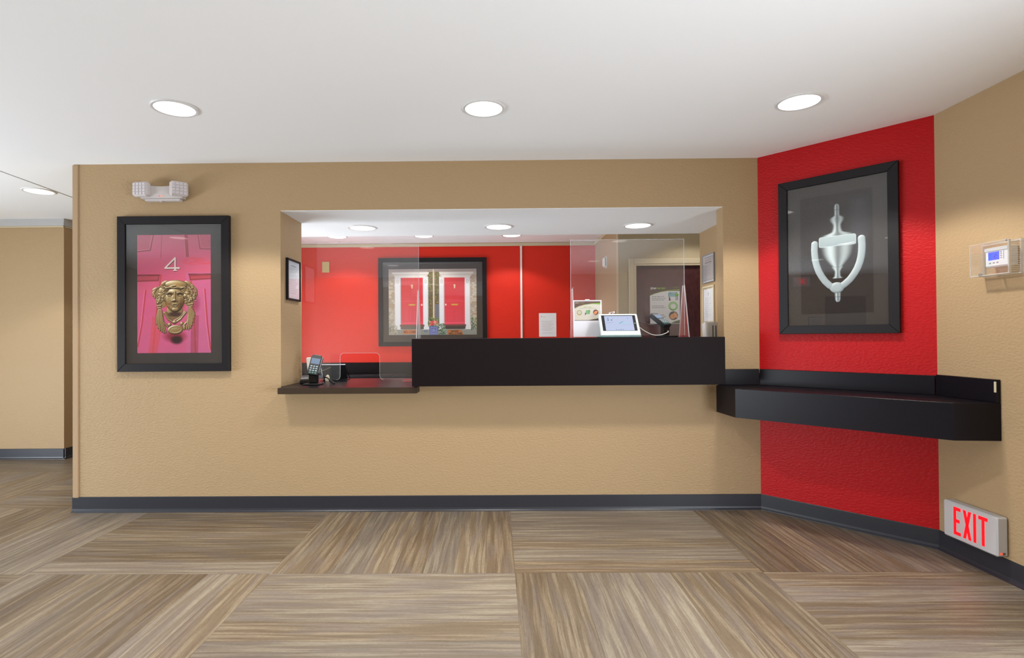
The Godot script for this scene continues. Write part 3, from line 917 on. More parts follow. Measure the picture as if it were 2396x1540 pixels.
func silver_knocker() -> ImageTexture:
	# local print 0.403 by 0.753 m at 900 pixels a metre; x from the middle of the frame, y measured down from the print's top
	var p := Pic.new(403, 753, rgb(34, 27, 26))
	for k in 260:
		p.ell(rng.randf_range(0, 403), rng.randf_range(0, 753), rng.randf_range(1, 4), rng.randf_range(14, 60), rgb(46, 38, 38) if k % 2 else rgb(24, 20, 20), 0.22, 0, 0.8)
	# sheen of the lacquered door on the right of the print, with its wrinkled varnish
	for k in 40:
		p.ell(330, 60 + k * 9, 95 - absf(k - 16) * 1.6, 60, rgb(104, 110, 130), 0.06, 0, 0.9)
	for k in 320:
		var x := rng.randf_range(236, 398)
		var y := rng.randf_range(60, 620)
		p.line(x, y, x + rng.randf_range(-9, 9), y + rng.randf_range(6, 20), 1.4, rgb(112, 112, 126) if k % 2 else rgb(40, 36, 40), 0.3)
	p.s = Vector2(1, 1)
	var cx := 212.0
	# bail
	p.chain([84, 304, 82, 340, 84, 380, 88, 414, 96, 450, 108, 486, 124, 518, 144, 550, 168, 576, 186, 588, 208, 596], 20, 16, 4, 0.1)
	p.chain([344, 300, 346, 336, 345, 376, 341, 410, 333, 446, 320, 482, 302, 515, 280, 546, 252, 572, 232, 586, 208, 596], 20, 16, 4, 0.1)
	# finials, stem, urn: rows of a turned profile
	var prof := [[66, 3], [72, 14], [90, 17], [112, 16], [140, 17], [146, 30], [154, 41], [168, 42], [182, 34], [198, 24], [220, 26], [240, 34], [246, 46], [256, 84], [266, 98], [282, 102], [330, 102], [336, 92], [350, 90], [380, 84], [410, 70], [440, 46], [458, 30], [462, 36], [470, 30], [490, 17], [520, 20], [534, 34]]
	var prof2 := [[618, 12], [622, 18], [664, 17], [676, 13], [682, 3]]
	for pr in [prof, prof2]:
		for y in range(int(pr[0][0]), int(pr[-1][0])):
			var hw := 0.0
			for i in pr.size() - 1:
				if y >= pr[i][0] and y <= pr[i + 1][0]:
					hw = lerpf(pr[i][1], pr[i + 1][1], (y - pr[i][0]) / float(pr[i + 1][0] - pr[i][0]))
			p.rect(cx - hw, y, cx + hw, y + 1.05, rgb(150, 158, 164))
			for x in range(int(-hw), int(hw) + 1):
				var q := x / maxf(hw, 1.0)
				var b := 0.60 + 0.36 * exp(-pow((q + 0.45) * 2.6, 2)) - 0.16 * exp(-pow((q - 0.02) * 5.0, 2)) - 0.42 * pow(absf(q), 5) + 0.2 * exp(-pow((q - 0.5) * 3.4, 2))
				p.put(int(cx) + x, y, Color(b * 0.78, b * 0.83, b * 0.84), 1.0)
	var g := Gradient.new()
	g.offsets = PackedFloat32Array([0.0, 0.35, 0.7, 1.0])
	g.colors = PackedColorArray([rgb(78, 84, 90), rgb(116, 126, 132), rgb(168, 180, 184), rgb(206, 214, 216)])
	p.lump(208, 592, 40, 34, 22, 0, 6)
	p.shade(g, 0.16)
	# the flat plate across the shoulders, its edges and the seams of the finials
	p.poly([116, 268, 308, 268, 314, 274, 314, 324, 308, 330, 116, 330, 110, 324, 110, 274], rgb(164, 178, 180), 1, rgb(146, 160, 164))
	p.path([116, 268, 308, 268, 314, 274, 314, 324, 308, 330, 116, 330, 110, 324, 110, 274, 116, 268], 3, rgb(188, 200, 202))
	p.poly([206, 322, 306, 316, 308, 320, 260, 327], rgb(206, 216, 218))
	for q in [[104, 16], [650, 17]]:
		p.line(cx - q[1], q[0], cx + q[1], q[0], 1.5, rgb(70, 76, 82))
	p.line(cx, 76, cx, 140, 1.5, rgb(96, 102, 108))
	p.line(cx, 626, cx, 672, 1.5, rgb(96, 102, 108))
	p.line(cx - 2, 176, cx - 2, 262, 2, rgb(120, 128, 134))
	for y in [462, 534, 140]:
		p.line(cx - 22, y, cx + 22, y, 2, rgb(100, 106, 112))
	p.ell(208, 594, 30, 24, rgb(166, 180, 184), 0.7, 0, 0.3)
	return p.texture()

func two_doors() -> ImageTexture:
	# measured in a 6.7 times enlargement: 195..1580 by 270..1295
	var p := Pic.new(692, 512, rgb(178, 168, 156))
	p.o = Vector2(195, 270)
	p.s = Vector2(0.5, 0.5)
	# stone courses at both sides
	for q in [[195, 300], [1480, 1580]]:
		for j in 27:
			var y := 330 + j * 30
			for i in 3:
				var x: float = q[0] + i * 42 - (j % 2) * 16
				var c := [rgb(190, 174, 152), rgb(168, 156, 142), rgb(200, 190, 172), rgb(176, 150, 122)][rng.randi() % 4] as Color
				p.rect(maxf(x + 2, q[0]), y + 2, minf(x + 40, q[1]), y + 27, c)
	p.rect(195, 270, 1580, 330, rgb(176, 164, 156))
	p.rect(195, 290, 1580, 298, rgb(150, 130, 130))
	# planting between the two porches
	p.rect(810, 310, 995, 1100, rgb(104, 90, 62))
	for k in 520:
		var y := rng.randf_range(310, 1080)
		var c := [rgb(128, 138, 58), rgb(164, 160, 84), rgb(98, 108, 44), rgb(120, 98, 70)][rng.randi() % 4] as Color
		if y > 620 and k % 3:
			c = [rgb(110, 92, 70), rgb(132, 112, 88), rgb(88, 78, 64)][rng.randi() % 3]
		p.ell(rng.randf_range(815, 990), y, rng.randf_range(5, 14), rng.randf_range(4, 9), c, 0.85, rng.randf_range(0, 3))
	p.rect(926, 820, 990, 1090, rgb(112, 112, 124))
	p.rect(892, 270, 922, 1090, rgb(206, 190, 166))
	p.rect(892, 270, 900, 1090, rgb(228, 214, 192))
	p.rect(914, 270, 922, 1090, rgb(158, 142, 118))
	# ground
	p.rect(195, 1150, 1580, 1296, rgb(150, 152, 144))
	p.rect(195, 1205, 1580, 1296, rgb(140, 144, 138))
	# two porches: white cornice, pilasters, red door
	for q in [[0, 245, 835, 290, 385, 735, 820], [1, 985, 1535, 990, 1070, 1392, 1480]]:
		var w0: float = q[1]
		var w1: float = q[2]
		p.poly([w0, 318, w1, 318, w1 - 14, 350, w0 + 14, 350], rgb(226, 220, 214))
		p.poly([w0 + 14, 350, w1 - 14, 350, w1 - 60, 392, w0 + 50, 392], rgb(206, 198, 192), 1, rgb(226, 222, 218))
		p.line(w0 + 10, 350, w1 - 12, 350, 5, rgb(176, 166, 160))
		p.rect(q[3], 388, q[6], 408, rgb(222, 216, 210))
		for s in [[q[3], q[4]], [q[5], q[6]]]:
			p.rect(s[0], 404, s[1], 1160, rgb(216, 216, 220))
			p.rect(s[0] + 12, 420, s[1] - 12, 1150, rgb(228, 228, 232))
			p.rect(s[1] - 8, 404, s[1], 1160, rgb(186, 186, 192))
			p.poly([s[0] - 4, 1140, s[1] + 4, 1140, s[1] + 14, 1210, s[0] - 10, 1210], rgb(224, 224, 228))
			p.ell((s[0] + s[1]) / 2, 462, 22, 34, rgb(196, 190, 186))
			p.ell((s[0] + s[1]) / 2, 462, 13, 22, rgb(222, 218, 214))
		var a: float = q[4] + 4
		var b: float = q[5]
		p.poly([a, 404, b, 404, b, 1135, a, 1135], rgb(206, 44, 52), 1, rgb(224, 66, 88))
		for z in [[430, 740], [880, 1090]]:
			for m in [[a + 40, (a + b) / 2 - 14], [(a + b) / 2 + 14, b - 40]]:
				p.path([m[0], z[0], m[1], z[0], m[1], z[1], m[0], z[1], m[0], z[0]], 4, rgb(188, 34, 50), 0.7)
				p.line(m[0], z[1] + 4, m[1], z[1] + 4, 3, rgb(240, 110, 124), 0.6)
		p.line(a, 770, b, 770, 4, rgb(240, 120, 130), 0.7)
		p.rect(a, 1100, b, 1118, rgb(238, 80, 110))
		p.ell((a + b) / 2, 520, 20, 11, rgb(226, 190, 150))
		p.ell((a + b) / 2, 550, 13, 24, rgb(240, 224, 190))
		p.ell((a + b) / 2 - 2, 552, 5, 14, rgb(140, 104, 70))
		p.rect((a + b) / 2 - 54, 812, (a + b) / 2 + 54, 838, rgb(196, 146, 44))
		p.rect((a + b) / 2 - 40, 820, (a + b) / 2 + 40, 829, rgb(226, 186, 92))
		p.ell(b - 20 if q[0] == 0 else a + 20, 826, 13, 17, rgb(242, 214, 206))
		p.rect(a - 20, 1135, b + 20, 1162, rgb(120, 84, 74) if q[0] == 0 else rgb(98, 66, 62))
		p.rect(a - 10, 1162, b + 10, 1205, rgb(104, 92, 84) if q[0] == 0 else rgb(60, 52, 52))
	# door mats
	p.poly([420, 1215, 640, 1215, 640, 1282, 408, 1282], rgb(196, 116, 70))
	p.word("WELCOME", 432, 1232, 20, 30, 8, 5, rgb(76, 40, 24))
	p.poly([1116, 1218, 1336, 1216, 1372, 1294, 1128, 1294], rgb(178, 110, 64))
	p.word("MORE", 1176, 1228, 22, 24, 9, 6, rgb(60, 34, 22))
	p.word("WELCOME", 1142, 1262, 22, 26, 9, 6, rgb(60, 34, 22))
	# planter
	p.poly([828, 1150, 972, 1150, 966, 1296, 836, 1296], rgb(96, 104, 160), 1, rgb(112, 122, 172))
	p.path([858, 1176, 946, 1176, 940, 1276, 862, 1276, 858, 1176], 6, rgb(150, 158, 200))
	p.ell(900, 1226, 26, 30, rgb(128, 138, 186))
	for k in 120:
		var c := [rgb(98, 112, 62), rgb(60, 84, 50), rgb(158, 160, 96), rgb(130, 140, 80)][rng.randi() % 4] as Color
		p.ell(rng.randf_range(815, 985), rng.randf_range(1040, 1150), rng.randf_range(4, 9), rng.randf_range(12, 30), c, 0.8, rng.randf_range(-0.6, 0.6))
	for k in 34:
		p.ell(rng.randf_range(836, 975), rng.randf_range(1080, 1140), 12, 11, [rgb(226, 96, 100), rgb(240, 160, 150), rgb(206, 60, 70)][k % 3] as Color)
	for k in 150:
		p.ell(rng.randf_range(955, 1062) + 20, rng.randf_range(1120, 1290), rng.randf_range(6, 12), rng.randf_range(5, 10), [rgb(54, 78, 60), rgb(98, 128, 104), rgb(150, 172, 146)][k % 3] as Color, 0.85)
	for k in 110:
		p.ell(rng.randf_range(1490, 1580), rng.randf_range(1030, 1210), rng.randf_range(3, 8), rng.randf_range(12, 26), [rgb(78, 92, 72), rgb(178, 186, 140), rgb(110, 118, 120)][k % 3] as Color, 0.8, rng.randf_range(-0.7, 0.7))
	for k in 130:
		p.ell(rng.randf_range(200, 330), rng.randf_range(1150, 1290), rng.randf_range(4, 12), rng.randf_range(4, 12), [rgb(168, 158, 138), rgb(124, 112, 92), rgb(196, 186, 160)][k % 3] as Color, 0.7)
	p.rect(745, 1225, 810, 1252, rgb(120, 124, 140))
	return p.texture()

# ------------------------------------------------------------------ fittings on the walls
func fittings() -> void:
	var em := thing("emergency_light", "white emergency light with two lamp heads above the pink door picture", "emergency light", Vector3(-2.318, 2.165, ZF))
	var off := mat(rgb(206, 198, 196), 0.45)
	var bp := PackedVector2Array([Vector2(-0.145, 0.02), Vector2(0.145, 0.02)])
	for k in 9:
		var x := 0.145 - k * 0.29 / 8
		bp.append(Vector2(x, 0.102 + 0.02 * pow(absf(x) / 0.145, 2)))
	obj("housing", MB.new().prism(bp, 0, 0.05, Transform3D(), 0.006), off, em)
	obj("base_tray", MB.new().bx(Vector3(-0.12, 0.004, 0), Vector3(0.125, 0.02, 0.042), 0.003), off, em)
	for s in [-1, 1]:
		var T := Transform3D(Basis(Vector3.UP, -0.1 if s < 0 else 0.62), Vector3(s * 0.13, 0.079, 0.06))
		var hd := obj("lamp_head", MB.new().box(Vector3(0, 0, 0), Vector3(0.112, 0.1, 0.05), 0.012, T), off, em)
		var ln := MB.new()
		for i in 4:
			for j in 4:
				ln.box(Vector3(-0.036 + i * 0.024, -0.031 + j * 0.021, 0.0265), Vector3(0.021, 0.018, 0.006), 0.0028, T)
		obj("lens", ln, mat(rgb(216, 208, 212), 0.15, 0.6), hd)
	obj("indicator", MB.new().box(Vector3(0.004, 0.036, 0.051), Vector3(0.012, 0.006, 0.004), 0.0015), glow(rgb(255, 120, 60), 1.4), em)
	obj("indicator", MB.new().box(Vector3(-0.012, 0.036, 0.051), Vector3(0.008, 0.006, 0.004), 0.0015), glow(rgb(230, 90, 70), 0.6), em)
	obj("test_button", MB.new().box(Vector3(-0.01, 0.001, 0.03), Vector3(0.02, 0.006, 0.02), 0.002), off, em)
	# exit sign low on the right wall
	exit_sign(on_right(0.258, 0.119), turn_right, "white exit sign with red letters low on the right wall")
	exit_sign(Vector3(-3.70, 2.215, 1.0), PI, "white exit sign with red letters hanging behind the viewer", true)
	exit_sign(Vector3(-6.299, 2.2, -0.26), PI / 2, "white exit sign with red letters on the left lobby wall near the dark door")
	var fn := Pic.new(64, 80, rgb(150, 146, 146))
	for k in 7:
		fn.small_print(10, 54, 14 + k * 8, 3, rgb(110, 106, 108), rng)
	picture("framed_notice", "small dark framed notice beside the dark door of the left lobby wall", Vector3(-6.299, 1.23, 0.02), PI / 2, 0.27, 0.34, 0.016, 0.22, 0.29, M.paper, print_mat(fn.texture()), 0.018, "framed notice")
	# thermostat under its clear locking cover
	var th := thing("thermostat", "white thermostat with a blue screen on the right wall", "thermostat", on_right(0.427, 1.531), turn_right)
	var wm := mat(rgb(226, 230, 234), 0.4)
	obj("body", MB.new().bx(Vector3(-0.064, 0, 0), Vector3(0.064, 0.096, 0.05), 0.006), wm, th)
	obj("cover", MB.new().bx(Vector3(-0.062, 0.076, 0.05), Vector3(0.062, 0.094, 0.054), 0.003), mat(rgb(196, 204, 206), 0.4), th)
	var scr := obj("screen", MB.new().bx(Vector3(-0.043, 0.034, 0.0498), Vector3(0.015, 0.073, 0.0508)), glow(rgb(36, 78, 250), 0.75), th)
	for q in [[-0.012, 0.06, 0.002, 0.0625], [-0.0005, 0.053, 0.002, 0.0625], [-0.012, 0.0515, 0.002, 0.0535], [-0.012, 0.043, -0.0095, 0.0535], [-0.012, 0.043, 0.002, 0.0452], [-0.038, 0.062, -0.02, 0.0635]]:
		obj("digit", MB.new().bx(Vector3(q[0], q[1], 0.0508), Vector3(q[2], q[3], 0.0511)), mat(rgb(14, 40, 150), 0.4), scr)
	for k in 3:
		obj("button", MB.new().box(Vector3(-0.034 + k * 0.02, 0.02, 0.051), Vector3(0.01, 0.006, 0.003), 0.0012), M.grey, th)
	for k in 4:
		obj("button", MB.new().box(Vector3(0.025, 0.068 - k * 0.009, 0.051), Vector3(0.008, 0.004, 0.003), 0.001), M.grey, th)
	obj("slot", MB.new().bx(Vector3(0.0375, 0.033, 0.05), Vector3(0.0395, 0.075, 0.0505)), mat(rgb(60, 80, 160), 0.4), th)
	var cv := thing("thermostat_cover", "clear plastic locking cover around the thermostat", "cover", on_right(0.41, 1.490), turn_right)
	var L := -0.105
	var Rr := 0.105
	obj("front_plate", MB.new().bx(Vector3(L, 0.003, 0.072), Vector3(Rr, 0.161, 0.075)), M.clear, cv)
	obj("front_rim", MB.new().bx(Vector3(L, 0.002, 0.0715), Vector3(L + 0.002, 0.162, 0.0755)).bx(Vector3(Rr - 0.002, 0.002, 0.0715), Vector3(Rr, 0.162, 0.0755)).bx(Vector3(L, 0.16, 0.0715), Vector3(Rr, 0.162, 0.0755)).bx(Vector3(L, 0.002, 0.0715), Vector3(Rr, 0.004, 0.0755)), M.edge, cv)
	var ring := MB.new()
	ring.bx(Vector3(L, 0.0, 0.0005), Vector3(Rr, 0.006, 0.014)).bx(Vector3(L, 0.158, 0.0005), Vector3(Rr, 0.164, 0.014)).bx(Vector3(L, 0.006, 0.0005), Vector3(L + 0.006, 0.158, 0.014)).bx(Vector3(Rr - 0.006, 0.006, 0.0005), Vector3(Rr, 0.158, 0.014))
	obj("base_ring", ring, M.edge, cv)
	var sl := MB.new()
	for k in 25:
		if k in [11, 12, 13]:
			continue
		sl.bx(Vector3(L + 0.004 + k * 0.0081, 0.001, 0.016), Vector3(L + 0.008 + k * 0.0081, 0.0032, 0.062))
	for k in 15:
		sl.bx(Vector3(Rr - 0.003, 0.008 + k * 0.0098, 0.016), Vector3(Rr - 0.0008, 0.0125 + k * 0.0098, 0.062))
	for q in [[L, 0.0, 0.012, Rr, 0.004, 0.017], [L, 0.0, 0.062, Rr, 0.004, 0.071], [-0.008, 0.0, 0.017, 0.008, 0.004, 0.062], [Rr - 0.003, 0.004, 0.062, Rr, 0.16, 0.071]]:
		sl.bx(Vector3(q[0], q[1], q[2]), Vector3(q[3], q[4], q[5]))
	var vent := mat(Color(0.9, 0.86, 0.8, 0.7), 0.4)
	vent.transparency = BaseMaterial3D.TRANSPARENCY_ALPHA
	obj("vent_bars", sl, vent, cv)
	obj("side_wall", MB.new().bx(Vector3(L, 0.159, 0.014), Vector3(Rr, 0.161, 0.072)).bx(Vector3(L, 0.004, 0.014), Vector3(L + 0.002, 0.159, 0.072)), M.clear, cv)
	obj("lock", MB.new().lathe([Vector2(0.006, 0.0), Vector2(0.007, 0.012), Vector2(0.0001, 0.013)], 12, Transform3D(Basis(Vector3.RIGHT, PI / 2), Vector3(-0.045, 0.008, 0.066))), M.chrome, cv)
	obj("hinge", MB.new().box(Vector3(0.095, 0.157, 0.07), Vector3(0.012, 0.01, 0.01), 0.003), M.chrome, cv)
	# office wall fittings
	tag(obj("wall_plate", MB.new().bx(Vector3(-2.165, 2.024, -6.8995), Vector3(-2.075, 2.158, -6.889), 0.003), mat(rgb(196, 172, 112), 0.5)), "blank tan wall plate high on the red office wall", "wall plate")
	var sn := thing("wall_sensor", "white oval sensor on the tan office side wall", "sensor", Vector3(1.231, 1.965, -6.2), -PI / 2)
	obj("back_plate", MB.new().bx(Vector3(-0.05, 0, 0), Vector3(0.05, 0.13, 0.008), 0.003), M.white, sn)
	obj("dome", MB.new().bx(Vector3(-0.038, 0.01, 0.008), Vector3(0.038, 0.12, 0.04), 0.018), M.white, sn)
	var pp := Pic.new(215, 293, rgb(240, 240, 246))
	pp.ell(32, 44, 9, 7, rgb(190, 150, 160), 0.7)
	pp.small_print(50, 84, 46, 4, rgb(150, 150, 160), rng)
	for k in 11:
		if k in [0, 9]:
			continue
		pp.small_print(46 - (k % 2) * 16, 190 - (k % 3) * 20, 84 + k * 16, 4, rgb(158, 158, 168), rng)
	paper("paper_notice", "white printed sheet taped to the red office wall", Vector3(0.6365, 1.205, -6.8985), 0, 0.215, 0.293, pp.texture())
	paper("door_poster", "green and brown health poster on the office door", Vector3(1.705, 1.328, -5.6295), 0, 0.30, 0.375, poster_tall())

func paper(called: String, label: String, at: Vector3, turn: float, w: float, h: float, t: Texture2D) -> Node3D:
	var o := thing(called, label, "notice", at, turn)
	obj("sheet", MB.new().bx(Vector3(-w / 2, 0, 0), Vector3(w / 2, h, 0.0008)), M.paper, o)
	obj("print", MB.new().sheet(Vector3(-w / 2, 0, 0.001), Vector3(w, 0, 0), Vector3(0, h, 0)), print_mat(t, 0.35, 0.4), o)
	return o

func poster_tall() -> ImageTexture:
	# 1215..1612 by 70..575 of a six times enlargement
	var p := Pic.new(397, 505, rgb(226, 226, 228))
	p.rect(0, 0, 397, 60, rgb(84, 62, 50))
	p.poly([0, 56, 0, 118, 60, 92, 150, 66, 250, 52, 397, 48, 397, 40], rgb(84, 62, 50))
	p.path([-4, 120, 60, 94, 150, 68, 250, 54, 400, 46], 9, rgb(124, 150, 56))
	p.poly([150, 66, 250, 50, 397, 36, 397, 48, 250, 56], rgb(132, 168, 60))
	p.word("STAY", 12, 12, 13, 22, 6, 5, Color.WHITE)
	p.word("CONFIDENT", 92, 14, 9, 18, 4, 3.5, rgb(140, 190, 50))
	p.poly([300, 0, 397, 0, 397, 18, 330, 26], rgb(96, 84, 46))
	for q in [[130, 3], [258, 2], [382, 2]]:
		for k in q[1]:
			p.small_print(26, 190 + (k % 2) * 18, q[0] + k * 23, 9, rgb(110, 116, 120), rng, 0.65)
	# two standing figures, a ring, a washed hand
	p.rect(250, 76, 350, 138, rgb(140, 184, 190))
	p.ell(270, 92, 26, 20, rgb(120, 170, 180))
	p.rect(244, 84, 256, 140, rgb(110, 150, 160))
	p.poly([252, 140, 266, 140, 276, 190, 262, 190], rgb(40, 46, 46))
	p.poly([256, 140, 250, 190, 262, 190, 266, 150], rgb(40, 46, 46))
	p.ell(358, 84, 8, 9, rgb(72, 90, 50))
	p.poly([334, 96, 384, 96, 378, 134, 340, 134], rgb(108, 172, 40))
	p.poly([344, 134, 354, 134, 352, 190, 342, 190], rgb(90, 110, 130))
	p.poly([362, 134, 372, 134, 374, 186, 364, 186], rgb(90, 110, 130))
	p.ell(308, 266, 63, 63, rgb(118, 178, 62))
	p.ell(308, 262, 56, 52, rgb(160, 206, 140))
	p.ell(310, 268, 36, 34, rgb(226, 232, 226))
	p.path([256, 292, 280, 318, 320, 324], 7, rgb(70, 130, 40))
	p.ell(310, 396, 62, 62, rgb(64, 60, 62))
	p.ell(306, 404, 46, 36, rgb(226, 152, 92), 1, -0.5)
	for k in 4:
		p.ell(334 + k * 5, 366 + k * 15, 26, 9, rgb(232, 164, 106), 1, 0.5)
		p.line(316, 372 + k * 14, 350, 384 + k * 14, 2, rgb(180, 110, 64))
	p.poly([397, 505, 397, 452, 330, 470, 270, 500, 268, 505], rgb(82, 84, 60))
	p.path([397, 456, 330, 474, 270, 504], 5, rgb(110, 160, 50))
	p.rect(0, 500, 397, 505, rgb(190, 206, 214))
	return p.texture()

func poster_wide() -> ImageTexture:
	# 180..548 by 255..525 of a six times enlargement
	var p := Pic.new(368, 270, rgb(206, 200, 190))
	p.rect(0, 0, 368, 30, rgb(92, 56, 46))
	p.poly([0, 28, 0, 98, 60, 66, 150, 42, 260, 30, 368, 26], rgb(92, 56, 46))
	p.path([-4, 100, 60, 70, 150, 46, 260, 32, 372, 26], 7, rgb(140, 150, 70))
	p.poly([220, 34, 368, 22, 368, 46], rgb(120, 176, 40))
	p.word("STAY", 14, 14, 8, 14, 4, 3, rgb(220, 214, 206))
	p.word("CONFIDENT", 62, 15, 6, 12, 3, 2.2, rgb(150, 150, 70))
	p.small_print(130, 240, 76, 10, rgb(140, 170, 90), rng, 0.7)
	p.small_print(80, 300, 96, 6, rgb(150, 140, 130), rng, 0.7)
	p.ell(70, 158, 37, 37, rgb(150, 146, 76))
	p.ell(70, 156, 28, 27, rgb(196, 192, 176))
	p.rect(160, 124, 216, 180, rgb(120, 166, 130))
	p.ell(210, 140, 12, 24, rgb(96, 156, 60))
	p.rect(148, 160, 160, 190, rgb(58, 50, 48))
	p.ell(300, 154, 38, 38, rgb(70, 40, 36))
	p.ell(296, 160, 28, 22, rgb(216, 140, 88), 1, -0.5)
	p.ell(312, 144, 18, 10, rgb(226, 156, 104), 1, 0.4)
	p.poly([180, 268, 368, 232, 368, 270, 180, 270], rgb(74, 70, 62))
	p.rect(0, 264, 368, 270, rgb(64, 52, 48))
	return p.texture()

func exit_sign(at: Vector3, turn: float, label: String, hangs := false) -> void:
	var t := thing("exit_sign", label, "exit sign", at, turn)
	var w := 0.32
	var h := 0.192
	var dp := 0.058
	obj("housing", MB.new().bx(Vector3(-w / 2, 0, 0.002), Vector3(w / 2, h, dp), 0.007), mat(rgb(196, 196, 198), 0.45), t)
	# letters of the face; x to the right as the reader sees it
	var L := {
		"E": [[0, 0, 0.016, 0, 0.016, 1, 0, 1], [0.016, 0, 0.044, 0, 0.044, 0.12, 0.016, 0.12], [0.016, 0.88, 0.044, 0.88, 0.044, 1, 0.016, 1], [0.016, 0.45, 0.038, 0.45, 0.038, 0.57, 0.016, 0.57]],
		"X": [[0, 0, 0.017, 0, 0.05, 1, 0.033, 1], [0.033, 0, 0.05, 0, 0.017, 1, 0, 1]],
		"I": [[0, 0, 0.016, 0, 0.016, 1, 0, 1]],
		"T": [[0, 0.88, 0.052, 0.88, 0.052, 1, 0, 1], [0.018, 0, 0.034, 0, 0.034, 0.88, 0.018, 0.88]]}
	var x := -0.092
	for q in [["E", 0.058], ["X", 0.062], ["I", 0.03], ["T", 0.05]]:
		var mb := MB.new()
		for s in L[q[0]]:
			var p := PackedVector2Array()
			for k in range(0, s.size(), 2):
				p.append(Vector2(x + s[k], 0.026 + s[k + 1] * 0.145))
			mb.prism(p, dp - 0.001, dp + 0.001)
		obj("letter", mb, M.exit_red, t)
		x += q[1]
	obj("test_button", MB.new().bx(Vector3(w / 2 - 0.001, 0.01, 0.018), Vector3(w / 2 + 0.0015, 0.022, 0.03), 0.001), mat(rgb(110, 100, 96), 0.5), t)
	obj("indicator", MB.new().bx(Vector3(w / 2 - 0.001, 0.01, 0.032), Vector3(w / 2 + 0.0015, 0.022, 0.044), 0.001), glow(rgb(240, 90, 60), 0.7), t)
	if hangs:
		obj("stem", MB.new().bx(Vector3(-0.015, h, 0.015), Vector3(0.015, H - at.y, 0.045)), M.white, t)
	var l := OmniLight3D.new()
	l.name = "glow_lamp"
	l.light_color = rgb(255, 20, 30)
	l.light_energy = 0.002
	l.light_size = 0.05
	l.omni_range = 8.0
	l.omni_attenuation = 2.0
	l.shadow_enabled = true
	t.add_child(l)
	l.position = Vector3(0, h / 2, dp + 0.06)

# ------------------------------------------------------------------ things on the counters
func card_reader(called: String, label: String, at: Vector3, turn: float, lean: float, roll: float, up: float) -> Node3D:
	var t := thing(called, label, "card reader", at, turn)
	var T := Transform3D(Basis.from_euler(Vector3(-lean, 0, roll)), Vector3(0, up, 0))
	obj("base_plate", MB.new().bx(Vector3(-0.062, 0, -0.05), Vector3(0.062, 0.012, 0.05), 0.004), M.dark, t)
	obj("stand_neck", MB.new().bx(Vector3(-0.034, 0.01, -0.03), Vector3(0.034, up + 0.022, 0.004), 0.008), M.darker, t)
	var bd := obj("body", MB.new().prism(PackedVector2Array([Vector2(-0.036, 0), Vector2(0.036, 0), Vector2(0.04, 0.02), Vector2(0.04, 0.135), Vector2(0.03, 0.15), Vector2(-0.03, 0.15), Vector2(-0.04, 0.135), Vector2(-0.04, 0.02)]), 0, 0.03, T, 0.004), M.dark, t)
	obj("side_trim", MB.new().bx(Vector3(0.039, 0.02, 0.004), Vector3(0.0425, 0.138, 0.026), 0.001, T), M.chrome, bd)
	obj("top_cap", MB.new().bx(Vector3(-0.028, 0.144, 0.004), Vector3(0.028, 0.153, 0.026), 0.004, T), M.grey, bd)
	obj("screen", MB.new().bx(Vector3(-0.031, 0.082, 0.0295), Vector3(0.031, 0.124, 0.0308), 0, T), glow(rgb(84, 104, 132), 0.35), t)
	var kp := obj("keypad", MB.new().bx(Vector3(-0.031, 0.008, 0.0295), Vector3(0.031, 0.072, 0.0304), 0, T), M.darker, t)
	for i in 3:
		for j in 4:
			obj("key", MB.new().box(Vector3(-0.02 + i * 0.02, 0.016 + j * 0.016, 0.0312), Vector3(0.014, 0.009, 0.003), 0.001, T), mat(rgb(168, 186, 194), 0.4) if j else mat(rgb(90, 140, 134), 0.4), kp)
	return t

